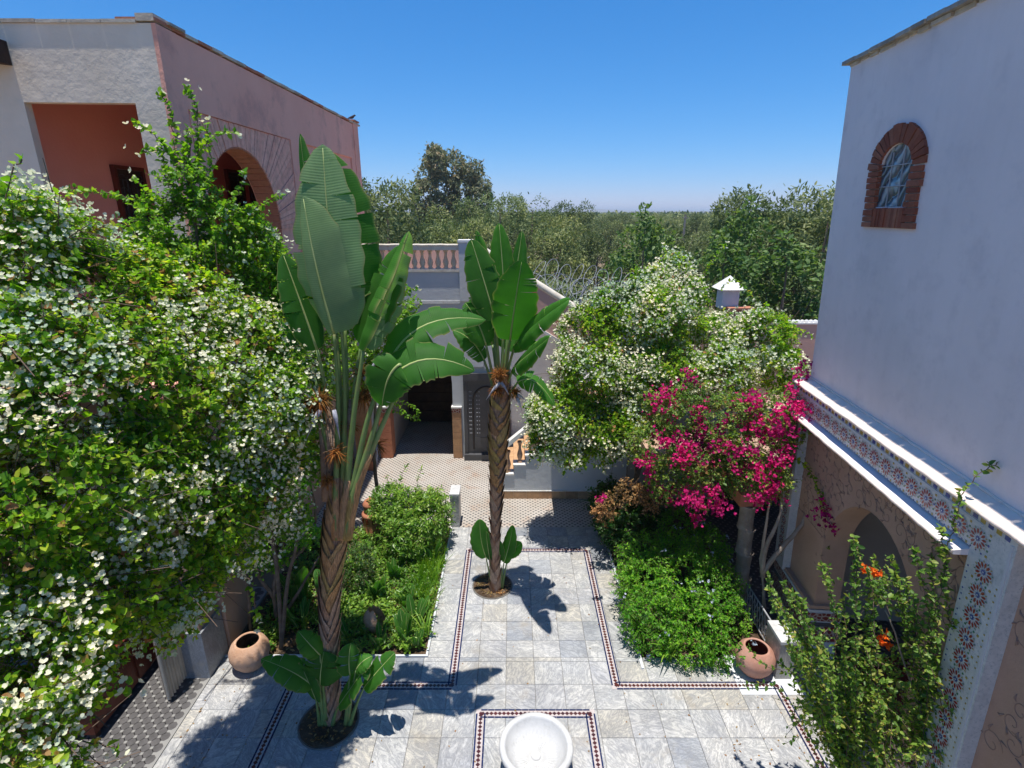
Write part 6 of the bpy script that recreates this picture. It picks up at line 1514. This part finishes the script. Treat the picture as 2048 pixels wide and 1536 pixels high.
# ------------------------------------------------------------------ beyond the walls: trees, wire, pole, bird
def crown_geo(blobs, n_, size, asp=.45, drop=0.0, hole=.3, holes=1.2, fill=.45):
    P, O = blob_points(blobs, n_, fill, .6); k = lump(P, holes, rng.uniform(0, 9)) > -hole; P, O = P[k], O[k]; m_ = len(P)
    D = unit(O * .5 + rng.normal(size=(m_, 3)) + np.array([0, 0, -drop])); N_ = unit(O + .8 * rng.normal(size=(m_, 3)) + np.array([0, 0, .6]))
    L_ = size * rng.uniform(.6, 1.4, m_); return P, D, N_, L_, L_ * asp
def tree_proto(name, lmat, R_, Hh, trunk_h, n_, size, asp=.45, drop=0, tall=1.0, tr=.16, hole=.3, lobes=9):
    bl = [((0, 0, trunk_h + (Hh - trunk_h) * .5), (R_ * .72, R_ * .72, (Hh - trunk_h) * .46))]
    for k in range(lobes):
        a = 2 * PI * k / lobes + random.uniform(-.3, .3); zz = trunk_h + (Hh - trunk_h) * random.uniform(.2, .86); q = R_ * random.uniform(.45, .72) * (1 - .5 * max(0, (zz - trunk_h) / (Hh - trunk_h) - .5))
        r = R_ * random.uniform(.28, .45); bl.append(((q * math.cos(a), q * math.sin(a), zz), (r, r, r * 1.15 * tall)))
    for k in range(3): bl.append(((random.uniform(-.4, .4) * R_, random.uniform(-.4, .4) * R_, Hh - R_ * .25), (R_ * .3, R_ * .3, R_ * .35 * tall)))
    P, D, N_, L_, W_ = crown_geo(bl, n_, size, asp, drop, hole, 1.2, .28)
    V = MB(); tp = [(0, 0, -.3), (.05, 0, trunk_h * .6), (-.04, .05, trunk_h), (.05, 0, trunk_h + (Hh - trunk_h) * .5), (0, 0, Hh * .88)]
    V.tube(tp, [tr * 1.2, tr, tr * .85, tr * .5, tr * .15], 7)
    for k in range(5):
        a = 2 * PI * k / 5 + .4; V.tube([(0, 0, trunk_h * .9), (R_ * .3 * math.cos(a), R_ * .3 * math.sin(a), trunk_h + (Hh - trunk_h) * .3), (R_ * .6 * math.cos(a), R_ * .6 * math.sin(a), trunk_h + (Hh - trunk_h) * .6)], [tr * .5, tr * .35, tr * .1], 5)
    Dn = unit(D); Rr = unit(np.cross(Dn, N_)); Nn = np.cross(Rr, Dn); k = 6
    Vx = (P[:, None] + Dn[:, None] * (TEMPL[None, :, 0, None] * L_[:, None, None]) + Rr[:, None] * (TEMPL[None, :, 1, None] * W_[:, None, None]) + Nn[:, None] * (TEMPL[None, :, 2, None] * W_[:, None, None])).reshape(-1, 3)
    Fx = (np.arange(len(P))[:, None, None] * k + TFACE[None]).reshape(-1, 4)
    cm = np_mesh('crown', Vx, Fx, [M[lmat]], None, (0, 0, 0))
    tm = bpy.data.meshes.new('trunk'); tm.from_pydata(V.v, [], V.f); tm.materials.append(M['bark']); tm.update()
    return cm, tm
PROT = [tree_proto('olive', 'leaf_olive', random.uniform(2.2, 2.7), 5.0, 1.0, 8000, .21, .34, 0, 1.0, .16, .28, 14) for _ in range(5)]
EUC = tree_proto('euc', 'leaf_grey', 3.7, 13.0, 3.2, 15000, .46, .36, .6, 1.35, .28, .25, 12)
EUC2 = tree_proto('euc', 'leaf_grey', 3.3, 12.0, 3.2, 13000, .46, .36, .6, 1.3, .26, .2, 11)
POP = tree_proto('pop', 'leaf_poplar', 1.5, 7.0, .8, 3300, .19, .65, 0, 1.15, .10, .12, 13)
BIG = [tree_proto('big', 'leaf_olive', 2.7, 7.3, 1.2, 13000, .20, .36, 0, 1.1, .2, .2, 17) for _ in range(2)]
def place(proto, name, label, x, y_, s=1.0, sz=1.0, rot=0.0, group=None, z=0):
    t = thing(name, label, 'tree', (x, y_, z), group)
    for me, nm in zip(proto, ('crown', 'trunk')):
        o = link(nm, me, t); o.scale = (s, s, sz); o.rotation_euler = (0, 0, rot)
    return t
place(EUC, 'eucalyptus_tree', 'taller left one of two round eucalyptus trees standing above the treeline', -9.3, 70, .98, 1.02, .3)
place(EUC2, 'eucalyptus_tree', 'lower right one of two round eucalyptus trees standing above the treeline', -5.2, 71, 1.0, 1.0, 1.2)
for px_, Y_, s, sz, pr_, nm, lab in (
    (775, 27, .95, 1.02, BIG[0], 'olive_tree', 'bushy grey-green tree just right of the pink wing'), (725, 30, .9, 1.05, BIG[1], 'olive_tree', 'grey-green tree half hidden by the end of the pink wing'), (835, 33, .9, .88, BIG[1], 'olive_tree', 'lower grey-green tree in front of the eucalyptus pair'),
    (1550, 25.0, .95, .97, BIG[0], 'olive_tree', 'tall dense olive tree right beside the tall white building'), (1620, 24, .95, .96, BIG[1], 'olive_tree', 'dense olive tree partly cut off by the tall white building'), (1500, 27, .8, .93, BIG[1], 'olive_tree', 'olive tree left of the tallest one at the right'), (1660, 22, .9, .95, BIG[0], 'olive_tree', 'olive tree behind the corner of the tall white building'),
    (1292, 21, .75, .93, POP, 'poplar_tree', 'slim poplar-like tree standing alone in the middle'), (1490, 22, .8, .97, POP, 'poplar_tree', 'slim dark poplar-like tree in front of the right olive trees'), (1340, 22, .85, .80, POP, 'poplar_tree', 'shorter poplar-like tree right of the middle one'), (1250, 23, .8, .72, POP, 'poplar_tree', 'low poplar-like tree left of the middle one'), (1460, 20, .95, .80, POP, 'poplar_tree', 'broad-leaved tree behind the pyramid-capped chimney'), (1590, 19, 1.1, .8, POP, 'poplar_tree', 'broad-leaved tree above the scalloped wall'),
    (1000, 44, 1.0, 1.02, BIG[0], 'olive_tree', 'rounded tree rising in the middle of the left treeline'), (1065, 47, 1.0, 1.0, BIG[1], 'olive_tree', 'rounded tree right of the middle of the treeline'), (940, 42, .9, .95, BIG[1], 'olive_tree', 'rounded tree at the foot of the eucalyptus pair'), (1150, 52, .95, .96, BIG[0], 'olive_tree', 'last raised tree before the flat part of the treeline')):
    place(pr_, nm, lab, (px_ - 1024) / F * (Y_ * CP + 0), Y_, s, sz, random.uniform(0, 6))
GL = 'grey-green olive tree in the grove beyond the courtyard walls'
cnt = 0; y_ = 19.0; used = []
while y_ < 190:
    sp = 4.4 + y_ * .035; half = y_ * .78 + 4; x = -half + random.uniform(0, sp)
    while x < half:
        xx, yy = x + random.uniform(-.6, .6), y_ + random.uniform(-.8, .8)
        vis = not (xx < -.33 * yy - 1 and yy < 400) and xx < .66 * yy + 2
        if vis and not (abs(xx) < 1.2 and False) and cnt < 265:
            s = random.uniform(.8, 1.15); hh = random.uniform(.68, 1.15) if yy < 60 else random.uniform(.95, 1.18)
            if yy < 30: hh *= .84
            place(PROT[cnt % 5], 'olive_tree', GL, xx, yy, s, hh, random.uniform(0, 6), 'olive trees of the grove'); cnt += 1
        x += sp
    y_ += 4.8 + y_ * .05
# far woods: one mass to the horizon
n_ = 42000; yy = 185 + 900 * rng.random(n_) ** 1.8; xx = rng.uniform(-.6, .85, n_) * yy; tid = np.floor(xx / 6) * 13.7 + np.floor(yy / 9) * 7.1
hgt = 4.9 + 1.0 * np.sin(tid) * np.cos(xx * .35); zz = hgt * (1 - rng.random(n_) ** 2 * .85)
fw = leaf_obj('far_woods', M['leaf_olive'], np.stack([xx, yy, zz], -1), rng.normal(size=(n_, 3)), rng.normal(size=(n_, 3)) + [0, -.4, .9], rng.uniform(1.0, 2.2, n_) * (.7 + yy / 800), rng.uniform(.7, 1.4, n_) * (.7 + yy / 800), None); tag(fw, 'far grey-green woods along the horizon', 'woods', kind='stuff')
# distant hills
hx = np.linspace(-4200, 5200, 90); hv = []; 
hz = 16 + 14 * np.abs(np.sin(hx * .0009 + 1.1)) + 7 * np.sin(hx * .0035) + 3 * np.sin(hx * .011)
for i, x in enumerate(hx): hv += [(x, 4000, -.5), (x, 4300, max(3, hz[i] * .55)), (x, 4800, max(5, hz[i])), (x, 5200, -.5)]
b = MB(); b.add(hv, [(4 * i + j, 4 * (i + 1) + j, 4 * (i + 1) + j + 1, 4 * i + j + 1) for i in range(len(hx) - 1) for j in range(3)])
tag(b.build('hills', M['earth'], None, True), kind='structure')
# low scrub beyond the terrace
for k, (px_, Y_, r, mt, lab) in enumerate(((1120, 17.5, 1.5, 'leaf_poplar', 'low dark scrub under the razor wire, left part'), (1190, 18.5, 1.4, 'leaf_lime', 'yellow-green low scrub under the razor wire'), (1290, 18, 1.3, 'leaf_lime', 'yellowish bush behind the right bougainvillea'), (1050, 18.5, 1.5, 'leaf_olive', 'grey low scrub right of the terrace post'))):
    x = (px_ - 1024) / F * Y_ * CP; t = thing('scrub_bush', lab, 'bush', (x, Y_, 0))
    grow(t, [((x, Y_, 1.5), (r, r * .8, 1.6)), ((x + .7, Y_ + .3, 1.7), (r * .6, r * .6, 1.2)), ((x - .7, Y_ - .2, 1.3), (r * .6, r * .6, 1.2))], 900, .35, 7, .12, .06, mt, None, hole=.6)
# concertina wire on its fence
cw = thing('razor_wire', 'coils of grey razor wire beyond the stair parapet', 'wire', (2.2, 16.6, 0))
for sgm, (x0, x1, zc, yc_, N_) in enumerate(((.1, 4.0, 4.25, 16.6, 13), (.2, 4.2, 3.85, 16.5, 12), (.4, 3.9, 4.6, 16.7, 9))):
    b = MB(); tt = np.linspace(0, 1, 520); ph = sgm * 1.3
    b.tube([(x0 + (x1 - x0) * t + .30 * math.sin(t * 2 * PI * N_ + ph), yc_ + .25 * math.cos(t * 2 * PI * N_) + .05 * math.sin(t * 31), zc - .45 * t + (.38 + .06 * math.sin(t * 23 + ph)) * math.cos(t * 2 * PI * N_ + .4 * math.sin(t * 17))) for t in tt], .008, 4); b.build('coil', M['wire'], cw)
for k in range(3):
    b = MB(); xx = .6 + k * 1.5; b.tube([(xx, 16.6, 0), (xx, 16.6, 4.0 - .15 * k), (xx + .25, 16.4, 4.5 - .15 * k)], .025, 6); b.build('post', M['wire'], cw)
up_ = thing('utility_pole', 'thin pale pole standing far off among the olive trees', 'pole', (18.4, 60, 0))
b = MB(); b.tube([(18.4, 60, 0), (18.4, 60, 6.1)], [.16, .11], 8); b.build('shaft', M['bark_pale'], up_)
b = MB(); b.box(18.1, 18.7, 59.9, 60.1, 5.7, 5.82); b.build('cross_arm', M['bark_pale'], up_)
bd = thing('bird', 'tiny dark bird perched on the far corner of the pink wing', 'bird', (LX - .02, 14.2, LZ + .175))
bx, by, bz = LX - .02, 14.2, LZ + .175
b = MB(); b.tube([(bx - .10, by, bz + .045), (bx - .03, by, bz + .06), (bx + .02, by, bz + .075), (bx + .05, by, bz + .10), (bx + .075, by, bz + .112), (bx + .10, by, bz + .105)], [.008, .028, .034, .022, .020, .003], 10); b.build('body', M['plume'], bd, True)
for s_ in (-.012, .012):
    b = MB(); b.tube([(bx, by + s_, bz), (bx, by + s_, bz + .05)], .003, 5); b.build('leg', M['plume'], bd)

# ------------------------------------------------------------------ thin haze over the plain
hm = bpy.data.materials.new('haze'); hm.use_nodes = True; hn = hm.node_tree; hn.nodes.clear()
ho = hn.nodes.new('ShaderNodeOutputMaterial'); hp = hn.nodes.new('ShaderNodeVolumePrincipled')
hp.inputs['Color'].default_value = (.82, .91, 1.0, 1); hp.inputs['Density'].default_value = .00035; hp.inputs['Anisotropy'].default_value = .2
hn.links.new(hp.outputs[0], ho.inputs['Volume'])
b = MB(); b.box(-9500, 9500, -450, 9600, -1.2, 44); tag(b.build('haze', hm), kind='stuff')

# fallen bracts and leaves on the paving
n_ = 520; P_ = np.stack([rng.uniform(-4.2, 4.3, n_), 3.2 + 3.2 * rng.random(n_), np.full(n_, .006)], -1)
n2 = 160; P2_ = np.stack([rng.uniform(-1.2, 1.8, n2), rng.uniform(6.4, 9.8, n2), np.full(n2, .006)], -1)
P_ = np.vstack([P_, P2_]); P_ = P_[rng.random(len(P_)) < .25 + .75 * (np.abs(P_[:, 0] - .3) > 2.2)]
n_ = len(P_)
lt_ = leaf_obj('fallen_leaves', M['leaf_dry'], P_, rng.normal(size=(n_, 3)) * [1, 1, .08], rng.normal(size=(n_, 3)) * .25 + [0, 0, 1], rng.uniform(.015, .045, n_), rng.uniform(.01, .025, n_), None); tag(lt_, 'dry fallen leaves and bracts scattered on the marble paving', 'fallen leaves', kind='stuff')
